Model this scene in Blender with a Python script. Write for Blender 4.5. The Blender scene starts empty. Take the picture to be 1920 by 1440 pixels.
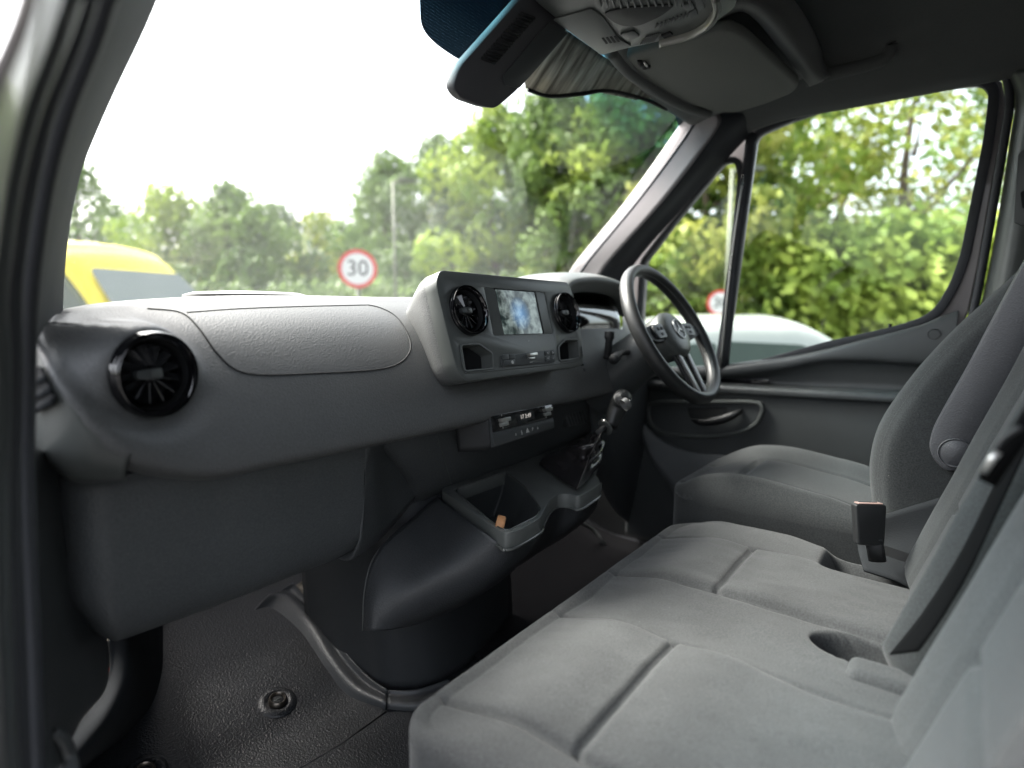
import bpy, bmesh, math, random
from mathutils import Vector, Matrix, noise
from mathutils.bvhtree import BVHTree
random.seed(7)
SC = bpy.context.scene
COL = SC.collection
rad = math.radians

# ------------------------------------------------------------------ camera
FPX, YAW, PITCH, CZ = 1100.0, rad(37.7), rad(7.0), 1.6
fw = Vector((math.cos(YAW)*math.cos(PITCH), math.sin(YAW)*math.cos(PITCH), -math.sin(PITCH)))
rt = Vector((math.sin(YAW), -math.cos(YAW), 0))
upv = rt.cross(fw)
EYE = Vector((0, 0, CZ))
cam_d = bpy.data.cameras.new('camera'); cam = bpy.data.objects.new('camera', cam_d); COL.objects.link(cam)
cam.matrix_world = Matrix(((rt.x, upv.x, -fw.x, EYE.x), (rt.y, upv.y, -fw.y, EYE.y), (rt.z, upv.z, -fw.z, EYE.z), (0, 0, 0, 1)))
cam_d.sensor_fit = 'HORIZONTAL'; cam_d.sensor_width = 36; cam_d.lens = 36*FPX/1920
cam_d.clip_start = 0.02; cam_d.clip_end = 600
cam_d.dof.use_dof = True; cam_d.dof.focus_distance = 1.05
cam_d.dof.aperture_fstop = (cam_d.lens/1000)/0.0108
SC.camera = cam
# ------------------------------------------------------------------ sky, sun, exposure
SUN_EL, SUN_ROT = 50, 350
w = bpy.data.worlds.new('World'); SC.world = w; w.use_nodes = True
nt = w.node_tree; nt.nodes.clear()
sk = nt.nodes.new('ShaderNodeTexSky'); sk.sky_type = 'NISHITA'; sk.sun_disc = False
sk.sun_elevation = rad(SUN_EL); sk.sun_rotation = rad(SUN_ROT); sk.air_density = 1.0; sk.dust_density = 6.0; sk.ozone_density = 1.0
hs = nt.nodes.new('ShaderNodeHueSaturation'); hs.inputs['Saturation'].default_value = 0.38
bg = nt.nodes.new('ShaderNodeBackground'); bg.inputs['Strength'].default_value = 0.15
wo = nt.nodes.new('ShaderNodeOutputWorld')
nt.links.new(sk.outputs[0], hs.inputs['Color']); nt.links.new(hs.outputs[0], bg.inputs[0]); nt.links.new(bg.outputs[0], wo.inputs[0])
sl = bpy.data.lights.new('sun', 'SUN'); sl.energy = 2.0; sl.angle = rad(20); sl.color = (1, .96, .9)
sun = bpy.data.objects.new('sun', sl); COL.objects.link(sun)
# sun_rotation: azimuth clockwise from +Y
az = rad(SUN_ROT); sdir = Vector((math.sin(az)*math.cos(rad(SUN_EL)), math.cos(az)*math.cos(rad(SUN_EL)), math.sin(rad(SUN_EL))))
sun.rotation_euler = sdir.to_track_quat('Z', 'Y').to_euler(); sun.location = sdir*50
vs = SC.view_settings
vs.view_transform = 'Standard'; vs.look = 'None'; vs.exposure = 2.6; vs.gamma = 1.0
SC.cycles.max_bounces = 10; SC.cycles.diffuse_bounces = 5; SC.cycles.glossy_bounces = 4
SC.cycles.transparent_max_bounces = 24; SC.cycles.caustics_reflective = False; SC.cycles.caustics_refractive = False
SC.cycles.use_denoising = True; SC.cycles.sample_clamp_indirect = 6

# ------------------------------------------------------------------ geometry helpers
def ray(u, v):
    return fw + rt*((u-960)/FPX) - upv*((v-720)/FPX)
def P(u, v, X=None, Y=None, Z=None):
    """point of the photograph's line of sight on a plane of the cab"""
    d = ray(u, v)
    t = X/d.x if X is not None else (Y/d.y if Y is not None else (Z-CZ)/d.z)
    return EYE + d*t
def fz(y): return .78 + max(0, y-1.0)*.30
def PF(u, v, h=0):
    d = ray(u, v); t = .3
    for _ in range(4000):
        p = EYE+d*t
        if p.z < fz(p.y)+h: return p
        t += .002
    return p
class Fr:
    def __init__(s, O, ux, uy):
        s.O = Vector(O); s.x = Vector(ux).normalized(); uy = Vector(uy); s.y = (uy - s.x*uy.dot(s.x)).normalized(); s.n = s.x.cross(s.y)
    def pt(s, a, b, c=0): return s.O + s.x*a + s.y*b + s.n*c
    def px(s, u, v):
        d = ray(u, v); t = (s.O-EYE).dot(s.n)/d.dot(s.n); q = EYE+d*t-s.O
        return (q.dot(s.x), q.dot(s.y))
    def moved(s, a, b, c=0): return Fr(s.pt(a, b, c), s.x, s.y)
def setp(o, label=None, cat=None, group=None, kind=None):
    if label: o['label'] = label
    if cat: o['category'] = cat
    if group: o['group'] = group
    if kind: o['kind'] = kind
    return o
def T(name, loc, label, cat, group=None):
    o = bpy.data.objects.new(name, None); COL.objects.link(o); o.location = loc; o.empty_display_size = .05
    return setp(o, label, cat, group)
def mk(name, verts, faces, mat, parent=None, smooth=True, label=None):
    me = bpy.data.meshes.new(name); me.from_pydata([tuple(v) for v in verts], [], faces); me.update()
    bm = bmesh.new(); bm.from_mesh(me); bmesh.ops.recalc_face_normals(bm, faces=bm.faces); bm.to_mesh(me); bm.free()
    return mko(name, me, mat, parent, smooth, label)
def mko(name, me, mat, parent=None, smooth=True, label=None):
    o = bpy.data.objects.new(name, me); COL.objects.link(o)
    if mat: me.materials.append(mat)
    if smooth: me.polygons.foreach_set('use_smooth', [True]*len(me.polygons))
    if parent:
        o.parent = parent
        if parent.type == 'EMPTY' or parent.parent is None: o.location = -parent.location
    if label: o['label'] = label
    return o
def bev(o, wd, seg=2, ang=35):
    m = o.modifiers.new('b', 'BEVEL'); m.width = wd; m.segments = seg; m.limit_method = 'ANGLE'; m.angle_limit = rad(ang); m.harden_normals = False
    return o
def solid(o, t, off=-1):
    m = o.modifiers.new('s', 'SOLIDIFY'); m.thickness = t; m.offset = off; return o
def edges(o, ang=40):
    m = o.modifiers.new('e', 'EDGE_SPLIT'); m.split_angle = rad(ang); return o
def bake(o):
    dg = bpy.context.evaluated_depsgraph_get(); dg.update()
    me = bpy.data.meshes.new_from_object(o.evaluated_get(dg)); o.modifiers.clear(); o.data = me; return o
def cut(o, cutters):
    for c in cutters:
        m = o.modifiers.new('c', 'BOOLEAN'); m.object = c; m.operation = 'DIFFERENCE'; m.solver = 'EXACT'
    bpy.context.view_layer.update(); bake(o)
    for c in cutters: bpy.data.objects.remove(c)
    return o
def cr(p, t):
    """Catmull-Rom along list p, t in [0, len-1]"""
    n = len(p); i = min(int(t), n-2); f = t-i
    a, b, c, d = p[max(i-1, 0)], p[i], p[i+1], p[min(i+2, n-1)]
    if i == 0: a = b*2-c if (b-c).length > 1e-9 else b
    if i == n-2: d = c*2-b if (b-c).length > 1e-9 else c
    return (b*2 + (c-a)*f + (a*2-b*5+c*4-d)*f*f + (b*3-a-c*3+d)*f*f*f)*.5
def curve(pts, n):
    pts = [Vector(p) for p in pts]; L = len(pts)-1
    return [cr(pts, L*i/(n-1)) for i in range(n)]
def loft(rows, nr=30, nc=30):
    cols = [curve(r, nc) for r in rows]
    grid = [[None]*nc for _ in range(nr)]
    for j in range(nc):
        cc = curve([c[j] for c in cols], nr)
        for i in range(nr): grid[i][j] = cc[i]
    return grid
def gridmesh(name, grid, mat, parent=None, closed=False, label=None):
    nr, nc = len(grid), len(grid[0]); vs_ = [p for r in grid for p in r]; fs = []
    for i in range(nr-1):
        for j in range(nc-1 if not closed else nc):
            k = (j+1) % nc
            fs.append((i*nc+j, i*nc+k, (i+1)*nc+k, (i+1)*nc+j))
    return mk(name, vs_, fs, mat, parent, True, label)
def sheet(name, rows, mat, parent=None, nr=24, nc=24, t=.004, label=None, off=0):
    o = gridmesh(name, loft(rows, nr, nc), mat, parent, False, label)
    if t: solid(o, t, off)
    return o
def rnd(pts, r, seg=4):
    out = []; n = len(pts)
    for i in range(n):
        a, b, c = Vector(pts[i-1]), Vector(pts[i]), Vector(pts[(i+1) % n])
        d1, d2 = (a-b), (c-b); rr = min(r, d1.length*.45, d2.length*.45)
        p, q = b+d1.normalized()*rr, b+d2.normalized()*rr
        for k in range(seg+1):
            t = k/seg; out.append(tuple(p*(1-t)**2 + b*2*t*(1-t) + q*t*t))
    return out
def slab(name, fr, pts, c0, c1, mat, parent=None, b=0, label=None, seg=2):
    n = len(pts); v = [fr.pt(p[0], p[1], c0) for p in pts]+[fr.pt(p[0], p[1], c1) for p in pts]
    f = [tuple(range(n))[::-1], tuple(range(n, 2*n))]+[(i, (i+1) % n, n+(i+1) % n, n+i) for i in range(n)]
    o = mk(name, v, f, mat, parent, False, label)
    if b: bev(o, b, seg)
    for p in o.data.polygons: p.use_smooth = True
    edges(o, 38)
    return o
def slabpx(name, fr, uv, c0, c1, mat, parent=None, b=0, r=0, label=None):
    pts = [fr.px(*q) for q in uv]
    if r: pts = rnd(pts, r)
    return slab(name, fr, pts, c0, c1, mat, parent, b, label)
def boxp(name, fr, a0, a1, b0, b1, c0, c1, mat, parent=None, b=0, label=None):
    return slab(name, fr, [(a0, b0), (a1, b0), (a1, b1), (a0, b1)], c0, c1, mat, parent, b, label)
def tube(name, path, r, mat, parent=None, n=8, closed=False, smooth_n=0, label=None, flat=None):
    pts = [Vector(p) for p in path]
    if smooth_n:
        if closed: pts = curve(pts+[pts[0]], smooth_n+1)[:-1]
        else: pts = curve(pts, smooth_n)
    v, f = tube_geo(pts, r, n, closed, flat)
    o = mk(name, v, f, mat, parent, True, label)
    return o
def tube_geo(pts, r, n=8, closed=False, flat=None, base=0):
    m = len(pts); v = []; f = []; ref = None
    for i, p in enumerate(pts):
        d = (pts[(i+1) % m]-pts[i-1]) if closed or 0 < i < m-1 else (pts[1]-pts[0] if i == 0 else pts[-1]-pts[-2])
        d = d.normalized() if d.length > 1e-9 else Vector((0, 0, 1))
        if ref is None:
            ref = Vector((0, 0, 1)) if abs(d.z) < .9 else Vector((1, 0, 0))
            if flat: ref = Vector(flat[2])
        x = (ref-d*ref.dot(d)); x = x.normalized() if x.length > 1e-6 else d.orthogonal().normalized(); y = d.cross(x)
        if not flat: ref = x
        rr = r(i/(m-1 if not closed else m)) if callable(r) else r
        ra, rb = (rr*flat[0], rr*flat[1]) if flat else (rr, rr)
        for k in range(n):
            a = 2*math.pi*k/n; v.append(p+x*math.cos(a)*ra+y*math.sin(a)*rb)
    for i in range(m if closed else m-1):
        for k in range(n):
            i2 = (i+1) % m; k2 = (k+1) % n
            f.append((base+i*n+k, base+i2*n+k, base+i2*n+k2, base+i*n+k2))
    if not closed: f.append(tuple(base+k for k in range(n))); f.append(tuple(base+(m-1)*n+k for k in range(n))[::-1])
    return v, f
def lathe(name, fr, prof, mat, parent=None, n=48, a0=0, b0=0, sx=1, sy=1, label=None, ang=50):
    g = [[fr.pt(a0+r*sx*math.cos(2*math.pi*k/n), b0+r*sy*math.sin(2*math.pi*k/n), h) for k in range(n)] for r, h in prof]
    o = gridmesh(name, g, mat, parent, True, label); edges(o, ang); return o
def pxline(name, target, uv, r, mat, parent, n=40, lift=0.0, label=None, closed=False):
    """a seam or bead lying on the surface of target"""
    dg = bpy.context.evaluated_depsgraph_get(); dg.update(); bpy.context.view_layer.update()
    me = target.evaluated_get(bpy.context.evaluated_depsgraph_get()).to_mesh()
    M = target.matrix_world
    bv = BVHTree.FromPolygons([M @ v.co for v in me.vertices], [tuple(p.vertices) for p in me.polygons])
    q = [Vector((a, b, 0)) for a, b in uv]; q = curve(q+([q[0]] if closed else []), n); out = []
    for p in q:
        d = ray(p.x, p.y).normalized(); hit = bv.ray_cast(EYE, d)
        if hit[0] is not None: out.append(hit[0]-d*lift)
    if len(out) > 2: return tube(name, out, r, mat, parent, n=6, label=label)
def hit(target, u, v):
    bpy.context.view_layer.update(); dg = bpy.context.evaluated_depsgraph_get()
    me = target.evaluated_get(dg).to_mesh(); Mx = target.matrix_world
    bv = BVHTree.FromPolygons([Mx @ q.co for q in me.vertices], [tuple(p.vertices) for p in me.polygons])
    h = bv.ray_cast(EYE, ray(u, v).normalized())[0]
    if h is None: print('no hit', target.name, u, v); h = bv.find_nearest(P(u, v, Y=.78))[0]
    return h
def text(name, fr, s, size, mat, parent, a=0, b=0, c=0.0006, align='CENTER', ext=.0002):
    cu = bpy.data.curves.new(name, 'FONT'); cu.body = s; cu.size = size; cu.align_x = align; cu.align_y = 'CENTER'; cu.extrude = ext
    o = bpy.data.objects.new(name, cu); COL.objects.link(o)
    O = fr.pt(a, b, c)
    o.matrix_world = Matrix(((fr.x.x, fr.y.x, fr.n.x, O.x), (fr.x.y, fr.y.y, fr.n.y, O.y), (fr.x.z, fr.y.z, fr.n.z, O.z), (0, 0, 0, 1)))
    bpy.context.view_layer.update(); dg = bpy.context.evaluated_depsgraph_get()
    me = bpy.data.meshes.new_from_object(o.evaluated_get(dg)); me.transform(o.matrix_world); bpy.data.objects.remove(o)
    return mko(name, me, mat, parent, False)
def pad(name, fr, w_, h_, T_, r, fn, mat, parent, nx=60, ny=60, cr_=.05, side=.05, warp=None, label=None):
    """upholstered block: padded top (height fn(a,b)), rounded edges, sides closing down"""
    R = [(-1, 0), (0, .0), (.08, .38), (.29, .71), (.62, .92), (1, 1)]   # (inset, rise)
    def super_(a, b):   # squircle corner
        return a, b
    g = []
    xs = [i/(nx-1) for i in range(nx)]; ys = [j/(ny-1) for j in range(ny)]
    v = []; f = []
    def edge(d):
        t = max(0, min(1, d/r)); return math.sqrt(max(0, 1-(1-t)**2))
    def sp(t, n):     # denser sampling at the borders
        return t
    for i in range(nx):
        row = []
        for j in range(ny):
            sa = .5-.5*math.cos(math.pi*xs[i]); sb = .5-.5*math.cos(math.pi*ys[j])
            sa = .35*sa+.65*xs[i]; sb = .35*sb+.65*ys[j]
            a, b = sa*w_, sb*h_
            da, db = min(a, w_-a), min(b, h_-b)
            if da < cr_ and db < cr_:   # round the corner in plan
                d = cr_-math.hypot(cr_-da, cr_-db)
                if d < 0:
                    k = cr_/math.hypot(cr_-da, cr_-db)
                    na, nb = cr_-(cr_-da)*k, cr_-(cr_-db)*k
                    a = na if a < w_/2 else w_-na; b = nb if b < h_/2 else h_-nb; d = 0
            else: d = min(da, db)
            e = edge(d)
            z = T_*0 + (-r)*(1-e) + fn(a, b)*min(1, d/r*1.3)
            if warp: a, b, z = warp(a, b, z)
            row.append(fr.pt(a, b, z))
        g.append(row)
    for i in range(nx): v += g[i]
    for i in range(nx-1):
        for j in range(ny-1): f.append((i*ny+j, (i+1)*ny+j, (i+1)*ny+j+1, i*ny+j+1))
    bd = [(i, 0) for i in range(nx)]+[(nx-1, j) for j in range(1, ny)]+[(i, ny-1) for i in range(nx-2, -1, -1)]+[(0, j) for j in range(ny-2, 0, -1)]
    prev = [i*ny+j for i, j in bd]; m = len(bd)
    for s in (.004, side*.5, side):
        base = len(v)
        for i, j in bd: v.append(g[i][j]-fr.n*s)
        for k in range(m): f.append((prev[k], prev[(k+1) % m], base+(k+1) % m, base+k))
        prev = [base+k for k in range(m)]
    f.append(tuple(prev))
    return mk(name, v, f, mat, parent, True, label)
def groove(d, w_=.006, dep=.006): return -dep*math.exp(-(d/w_)**2)
def sstep(a, b, t):
    t = max(0, min(1, (t-a)/(b-a))); return t*t*(3-2*t)

# ------------------------------------------------------------------ materials
def newmat(name):
    m = bpy.data.materials.new(name); m.use_nodes = True; nt = m.node_tree; nt.nodes.clear()
    o = nt.nodes.new('ShaderNodeOutputMaterial'); b = nt.nodes.new('ShaderNodeBsdfPrincipled'); nt.links.new(b.outputs[0], o.inputs[0])
    return m, nt, b, o
def N(nt, t, **k):
    n = nt.nodes.new(t)
    for a, b in k.items():
        if hasattr(n, a): setattr(n, a, b)
        else: n.inputs[a.replace('_', ' ')].default_value = b
    return n
def surf(name, col, rough=.5, metal=0, bump=0, bscale=500, kind='noise', var=.0, vscale=8, sheen=0, spec=.5, rvar=.1, coat=0, lint=0, fleck=0):
    m, nt, b, o = newmat(name); L = nt.links.new
    b.inputs['Roughness'].default_value = rough; b.inputs['Metallic'].default_value = metal
    b.inputs['Specular IOR Level'].default_value = spec; b.inputs['Coat Weight'].default_value = coat
    if sheen: b.inputs['Sheen Weight'].default_value = sheen; b.inputs['Sheen Roughness'].default_value = .5
    tc = N(nt, 'ShaderNodeNewGeometry'); pos = tc.outputs['Position']
    c = (col[0], col[1], col[2], 1)
    n1 = N(nt, 'ShaderNodeTexNoise', Scale=vscale, Detail=4.0); L(pos, n1.inputs['Vector'])
    mr = N(nt, 'ShaderNodeMapRange'); L(n1.outputs[0], mr.inputs[0]); mr.inputs[1].default_value = .3; mr.inputs[2].default_value = .7
    mr.inputs[3].default_value = 1-var; mr.inputs[4].default_value = 1+var
    mx = N(nt, 'ShaderNodeVectorMath', operation='SCALE'); mx.inputs[0].default_value = c[:3]; L(mr.outputs[0], mx.inputs['Scale'])
    last = mx.outputs[0]
    if fleck:
        n3 = N(nt, 'ShaderNodeTexNoise', Scale=bscale*.8, Detail=2.0); L(pos, n3.inputs['Vector'])
        m3 = N(nt, 'ShaderNodeMapRange'); L(n3.outputs[0], m3.inputs[0]); m3.inputs[1].default_value = .3; m3.inputs[2].default_value = .7
        m3.inputs[3].default_value = 1-fleck; m3.inputs[4].default_value = 1+fleck
        m4 = N(nt, 'ShaderNodeVectorMath', operation='SCALE'); L(last, m4.inputs[0]); L(m3.outputs[0], m4.inputs['Scale']); last = m4.outputs[0]
    if lint:
        vz = N(nt, 'ShaderNodeTexVoronoi', Scale=50.0); L(pos, vz.inputs['Vector']); lt = N(nt, 'ShaderNodeMath', operation='LESS_THAN'); L(vz.outputs['Distance'], lt.inputs[0]); lt.inputs[1].default_value = lint
        mm = N(nt, 'ShaderNodeMix', data_type='RGBA'); L(lt.outputs[0], mm.inputs[0]); L(last, mm.inputs[6]); mm.inputs[7].default_value = (.2, .2, .19, 1); last = mm.outputs[2]
    L(last, b.inputs['Base Color'])
    mr2 = N(nt, 'ShaderNodeMapRange'); L(n1.outputs[0], mr2.inputs[0]); mr2.inputs[3].default_value = max(.02, rough-rvar); mr2.inputs[4].default_value = min(1, rough+rvar)
    L(mr2.outputs[0], b.inputs['Roughness'])
    if bump:
        if kind == 'leather':
            v = N(nt, 'ShaderNodeTexVoronoi', Scale=bscale, feature='SMOOTH_F1'); L(pos, v.inputs['Vector']); h = v.outputs['Distance']
        elif kind == 'weave':
            v = N(nt, 'ShaderNodeTexNoise', Scale=bscale, Detail=3.0, Roughness=.7); L(pos, v.inputs['Vector']); h = v.outputs[0]
        else:
            v = N(nt, 'ShaderNodeTexNoise', Scale=bscale, Detail=2.0); L(pos, v.inputs['Vector']); h = v.outputs[0]
        bp = N(nt, 'ShaderNodeBump', Strength=bump, Distance=.001); L(h, bp.inputs['Height']); L(bp.outputs[0], b.inputs['Normal'])
    return m
M = {}
M['dash'] = surf('dash_plastic', (.098, .101, .101), .5, bump=.6, bscale=430, kind='leather', var=.06, fleck=.12)
M['dashdark'] = surf('dark_plastic', (.072, .078, .081), .5, bump=.6, bscale=400, kind='leather', var=.10, fleck=.14, lint=.03)
M['soft'] = surf('smooth_plastic', (.054, .059, .060), .42, bump=.1, bscale=900, var=.05)
M['pillar'] = surf('pillar_cover', (.036, .039, .044), .75, bump=.2, bscale=700, spec=.2)
M['column'] = surf('column_plastic', (.036, .039, .042), .5, bump=.4, bscale=480, kind='leather', spec=.35)
M['handle'] = surf('handle_black', (.01, .011, .012), .5)
M['side'] = surf('seat_side_plastic', (.06, .062, .068), .45, bump=.5, bscale=420, kind='leather', var=.05, fleck=.1)
M['worn'] = surf('worn_metal', (.16, .14, .12), .35, metal=.9)
M['dull'] = surf('dull_black_trim', (.02, .022, .024), .9, bump=.3, bscale=400, spec=.12)
M['shell'] = surf('housing_plastic', (.06, .06, .064), .6, bump=.2, bscale=600, spec=.3)
M['tray'] = surf('tray_plastic', (.12, .128, .122), .42, bump=.3, bscale=600, kind='leather', spec=.6, fleck=.06)
M['edge'] = surf('polished_edge', (.09, .095, .09), .2, spec=1.0)
M['body'] = surf('console_plastic', (.050, .053, .056), .45, bump=.6, bscale=400, kind='leather', var=.1, fleck=.12)
M['grey_metal'] = surf('grey_metal', (.24, .24, .235), .38, metal=.7)
M['satin'] = surf('satin_plastic', (.085, .092, .088), .4, bump=.15, bscale=900, var=.04)
M['vane'] = surf('vane_plastic', (.02, .021, .023), .22, spec=.8)
M['black'] = surf('gloss_black', (.004, .004, .005), .08, coat=.5, rvar=.03)
M['matblack'] = surf('matt_black', (.008, .009, .01), .6)
M['hole'] = surf('recess_black', (.004, .005, .006), .8)
M['chrome'] = surf('chrome', (.62, .62, .6), .18, metal=1)
M['silver'] = surf('silver_trim', (.45, .45, .43), .3, metal=.8)
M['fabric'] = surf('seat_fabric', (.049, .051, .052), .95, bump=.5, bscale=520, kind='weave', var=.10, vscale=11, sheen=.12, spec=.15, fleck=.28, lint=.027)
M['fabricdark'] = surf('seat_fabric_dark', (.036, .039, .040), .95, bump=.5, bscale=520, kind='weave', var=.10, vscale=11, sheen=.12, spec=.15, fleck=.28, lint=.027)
M['liner'] = surf('headliner_fabric', (.10, .105, .102), .95, bump=.4, bscale=800, kind='weave', var=.05, sheen=.15, spec=.1, fleck=.1)
M['visor'] = surf('visor_vinyl', (.115, .12, .11), .8, bump=.2, bscale=900, var=.05, spec=.25, fleck=.08)
M['rubber'] = surf('rubber_seal', (.026, .028, .033), .6, var=.1)
M['mat'] = surf('rubber_floor', (.015, .0165, .019), .40, bump=1.0, bscale=320, kind='leather', var=.25, vscale=5, fleck=.25, lint=.05)
M['leather'] = surf('black_leather', (.024, .022, .023), .24, bump=.25, bscale=600, kind='leather', spec=.6)
M['wheel'] = surf('wheel_grip', (.02, .021, .021), .42, bump=.25, bscale=700, kind='leather')
M['thread'] = surf('thread', (.3, .27, .25), .8)
M['paint'] = surf('silver_paint', (.21, .195, .195), .4, metal=.2, coat=.3)
M['belt'] = surf('belt_and_gap_shade', (.002, .0022, .0025), .9, bump=.1, bscale=600, spec=.1)  # belt cloth, also paints the shade between the seatbacks
M['wood'] = surf('tan_wood', (.55, .27, .12), .6, bump=.2, bscale=200, var=.2, vscale=60)
M['mark'] = surf('white_print', (.55, .55, .53), .6)
M['red'] = surf('red_print', (.6, .05, .03), .5)
M['redbtn'] = surf('belt_button', (.36, .24, .21), .45)
M['groove'] = surf('seam_shadow_gap', (.01, .011, .012), .8)
M['concrete'] = surf('bare_metal_primer', (.16, .14, .11), .7)

def glassmat(name, tint, refl=.6, rough=0.0):
    m, nt, b, o = newmat(name); nt.nodes.remove(b); L = nt.links.new
    tr = N(nt, 'ShaderNodeBsdfTransparent'); tr.inputs[0].default_value = (*tint, 1)
    gl = N(nt, 'ShaderNodeBsdfGlossy'); gl.inputs['Roughness'].default_value = rough
    fr_ = N(nt, 'ShaderNodeFresnel'); fr_.inputs[0].default_value = 1.45
    ml = N(nt, 'ShaderNodeMath', operation='MULTIPLY'); L(fr_.outputs[0], ml.inputs[0]); ml.inputs[1].default_value = refl
    mx = N(nt, 'ShaderNodeMixShader'); L(ml.outputs[0], mx.inputs[0]); L(tr.outputs[0], mx.inputs[1]); L(gl.outputs[0], mx.inputs[2]); L(mx.outputs[0], o.inputs[0])
    return m, nt, tr
M['glass'], _, _ = glassmat('window_glass', (.93, .96, .94))
M['lens'], _, _ = glassmat('clear_lens', (.8, .82, .82), 3.0, .05)
# windscreen: blue shade band across the top
M['wscreen'], nt_, tr_ = glassmat('windscreen_glass', (.95, .97, .96), .24)
g_ = N(nt_, 'ShaderNodeNewGeometry'); sx_ = N(nt_, 'ShaderNodeSeparateXYZ'); nt_.links.new(g_.outputs['Position'], sx_.inputs[0])
rp = N(nt_, 'ShaderNodeMapRange'); 
xa = N(nt_, 'ShaderNodeMath', operation='SUBTRACT'); nt_.links.new(sx_.outputs['X'], xa.inputs[0]); xa.inputs[1].default_value = .96
xb = N(nt_, 'ShaderNodeMath', operation='MULTIPLY'); nt_.links.new(xa.outputs[0], xb.inputs[0]); nt_.links.new(xa.outputs[0], xb.inputs[1])
xc = N(nt_, 'ShaderNodeMath', operation='MULTIPLY_ADD'); nt_.links.new(xb.outputs[0], xc.inputs[0]); xc.inputs[1].default_value = .27; nt_.links.new(sx_.outputs['Z'], xc.inputs[2])
nt_.links.new(xc.outputs[0], rp.inputs[0]); rp.inputs[1].default_value = 2.09; rp.inputs[2].default_value = 2.17
rp.interpolation_type = 'SMOOTHSTEP'
mc = N(nt_, 'ShaderNodeMix', data_type='RGBA'); nt_.links.new(rp.outputs[0], mc.inputs[0]); mc.inputs[6].default_value = (.95, .97, .95, 1); mc.inputs[7].default_value = (.11, .31, .40, 1)
nt_.links.new(mc.outputs[2], tr_.inputs[0])
def lit(name, col, s):
    m, nt, b, o = newmat(name); b.inputs['Base Color'].default_value = (.01, .01, .01, 1); b.inputs['Emission Color'].default_value = (*col, 1); b.inputs['Emission Strength'].default_value = s; b.inputs['Roughness'].default_value = .1
    return m
M['litwhite'] = lit('display_digits', (.8, .75, .7), .12)

# ================================================================== CAB SHELL (setting)
# floor
rows = []
for y in (-.55, 0, .5, .9, 1.0, 1.1, 1.3, 1.5, 1.62):
    rows.append([Vector((x, y, fz(y)-(0.0 if x < 1.9 else 0))) for x in (.10, .5, 1.0, 1.5, 1.95)])
rows.append([Vector((x, 1.66, 1.3)) for x in (.10, .5, 1.0, 1.5, 1.95)]); rows.append([Vector((x, 1.66, 1.60)) for x in (.10, .5, 1.0, 1.5, 1.95)])
fl = sheet('cab_floor', rows, M['mat'], None, 60, 20, .02, off=1); setp(fl, kind='structure')
# ceiling
def ceil(x):
    return 2.30-.165*sstep(1.45, 1.84, x)-.1*sstep(.5, .1, x)
rows = [[Vector((x, y, ceil(x)-.06*sstep(.45, .74, y))) for x in (.12, .3, .6, .95, 1.3, 1.5, 1.6, 1.7, 1.78, 1.84)] for y in (-.6, -.2, .1, .3, .45, .55, .64, .70)]
ce = sheet('headliner', rows, M['liner'], None, 40, 60, .02, off=1); setp(ce, kind='structure')
# rear bulkhead and shell behind the door line
bw = boxp('rear_bulkhead', Fr((0, -.6, 0), (1, 0, 0), (0, 0, 1)), .1, 1.95, .7, 2.3, 0, .03, M['liner']); setp(bw, kind='structure')

# windscreen surface
def wsy(x, z):
    y = .68+(2.13-z)/1.054
    return y+.11*(1-((x-.96)/.68)**2)
def WS(u, v, off=0):
    d = ray(u, v); t = .3
    for _ in range(4000):
        p = EYE+d*t
        if p.y > wsy(p.x, p.z)+off: return p
        t += .002
    return p
wsr = T('windscreen', (.96, 1.2, 1.5), 'large raked windscreen with blue shade band along its top edge', 'windscreen')
rows = []
for z in (1.50, 1.6, 1.75, 1.9, 2.0, 2.1, 2.17, 2.25):
    k = min(1.1, (z-1.5)/.67); xl, xr = .24+.07*k, 1.72-.07*k
    rows.append([Vector((xl+(xr-xl)*s, wsy(xl+(xr-xl)*s, z), z)) for s in (0, .2, .4, .6, .8, 1)])
gridmesh('glass_pane', loft(rows, 30, 30), M['wscreen'], wsr)

# roof front rail over the windscreen (header), from pillar to pillar
rows = []
for s in range(7):
    x = .28+1.40*s/6; z = 2.145+.09*max(0, 1-((x-.96)/.7)**2)**1.6; y = wsy(x, z)
    rows.append([Vector((x, y+.03, z+.0)), Vector((x, y, z-.018)), Vector((x, y-.05, z-.005)), Vector((x, y-.14, z+.012)), Vector((x, y-.22, z+.03)), Vector((x, y-.32, z+.05))])
hd = sheet('header_rail', rows, M['liner'], None, 30, 16, .01); setp(hd, kind='structure')

# ================================================================== right-hand windscreen pillar
pl = T('windscreen_pillar', (1.78, 1.0, 1.45), 'slanting grey windscreen pillar between windscreen and quarter window', 'pillar')
inn = [(1303, 200), (1298, 235), (1205, 365), (1110, 480), (1085, 515), (1040, 580)]
mid_ = [(1350, 215), (1343, 246), (1250, 370), (1152, 479), (1125, 515), (1080, 590)]
out_ = [(1420, 215), (1386, 250), (1290, 355), (1183, 479), (1165, 515), (1140, 600)]
tin = [WS(*q, off=-.01) for q in inn]; tin2 = [p+Vector((.01, .05, 0)) for p in tin]
tmid = [P(*q, X=1.70) for q in mid_]; tout = [P(*q, X=1.80) for q in out_]
sheet('silver_trim', [tin2, tin, tmid], M['paint'], pl, 12, 30, .006)
sheet('dark_trim', [[p+Vector((0, 0, -.0)) for p in tmid], [(a+b)/2+Vector((-.012, -.006, 0)) for a, b in zip(tmid, tout)], tout, [p+Vector((.06, -.0, 0)) for p in tout]], M['pillar'], pl, 20, 30, .006)
tube('seal', [p+Vector((0, 0, -.004)) for p in tin], .006, M['rubber'], pl, smooth_n=30)

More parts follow.
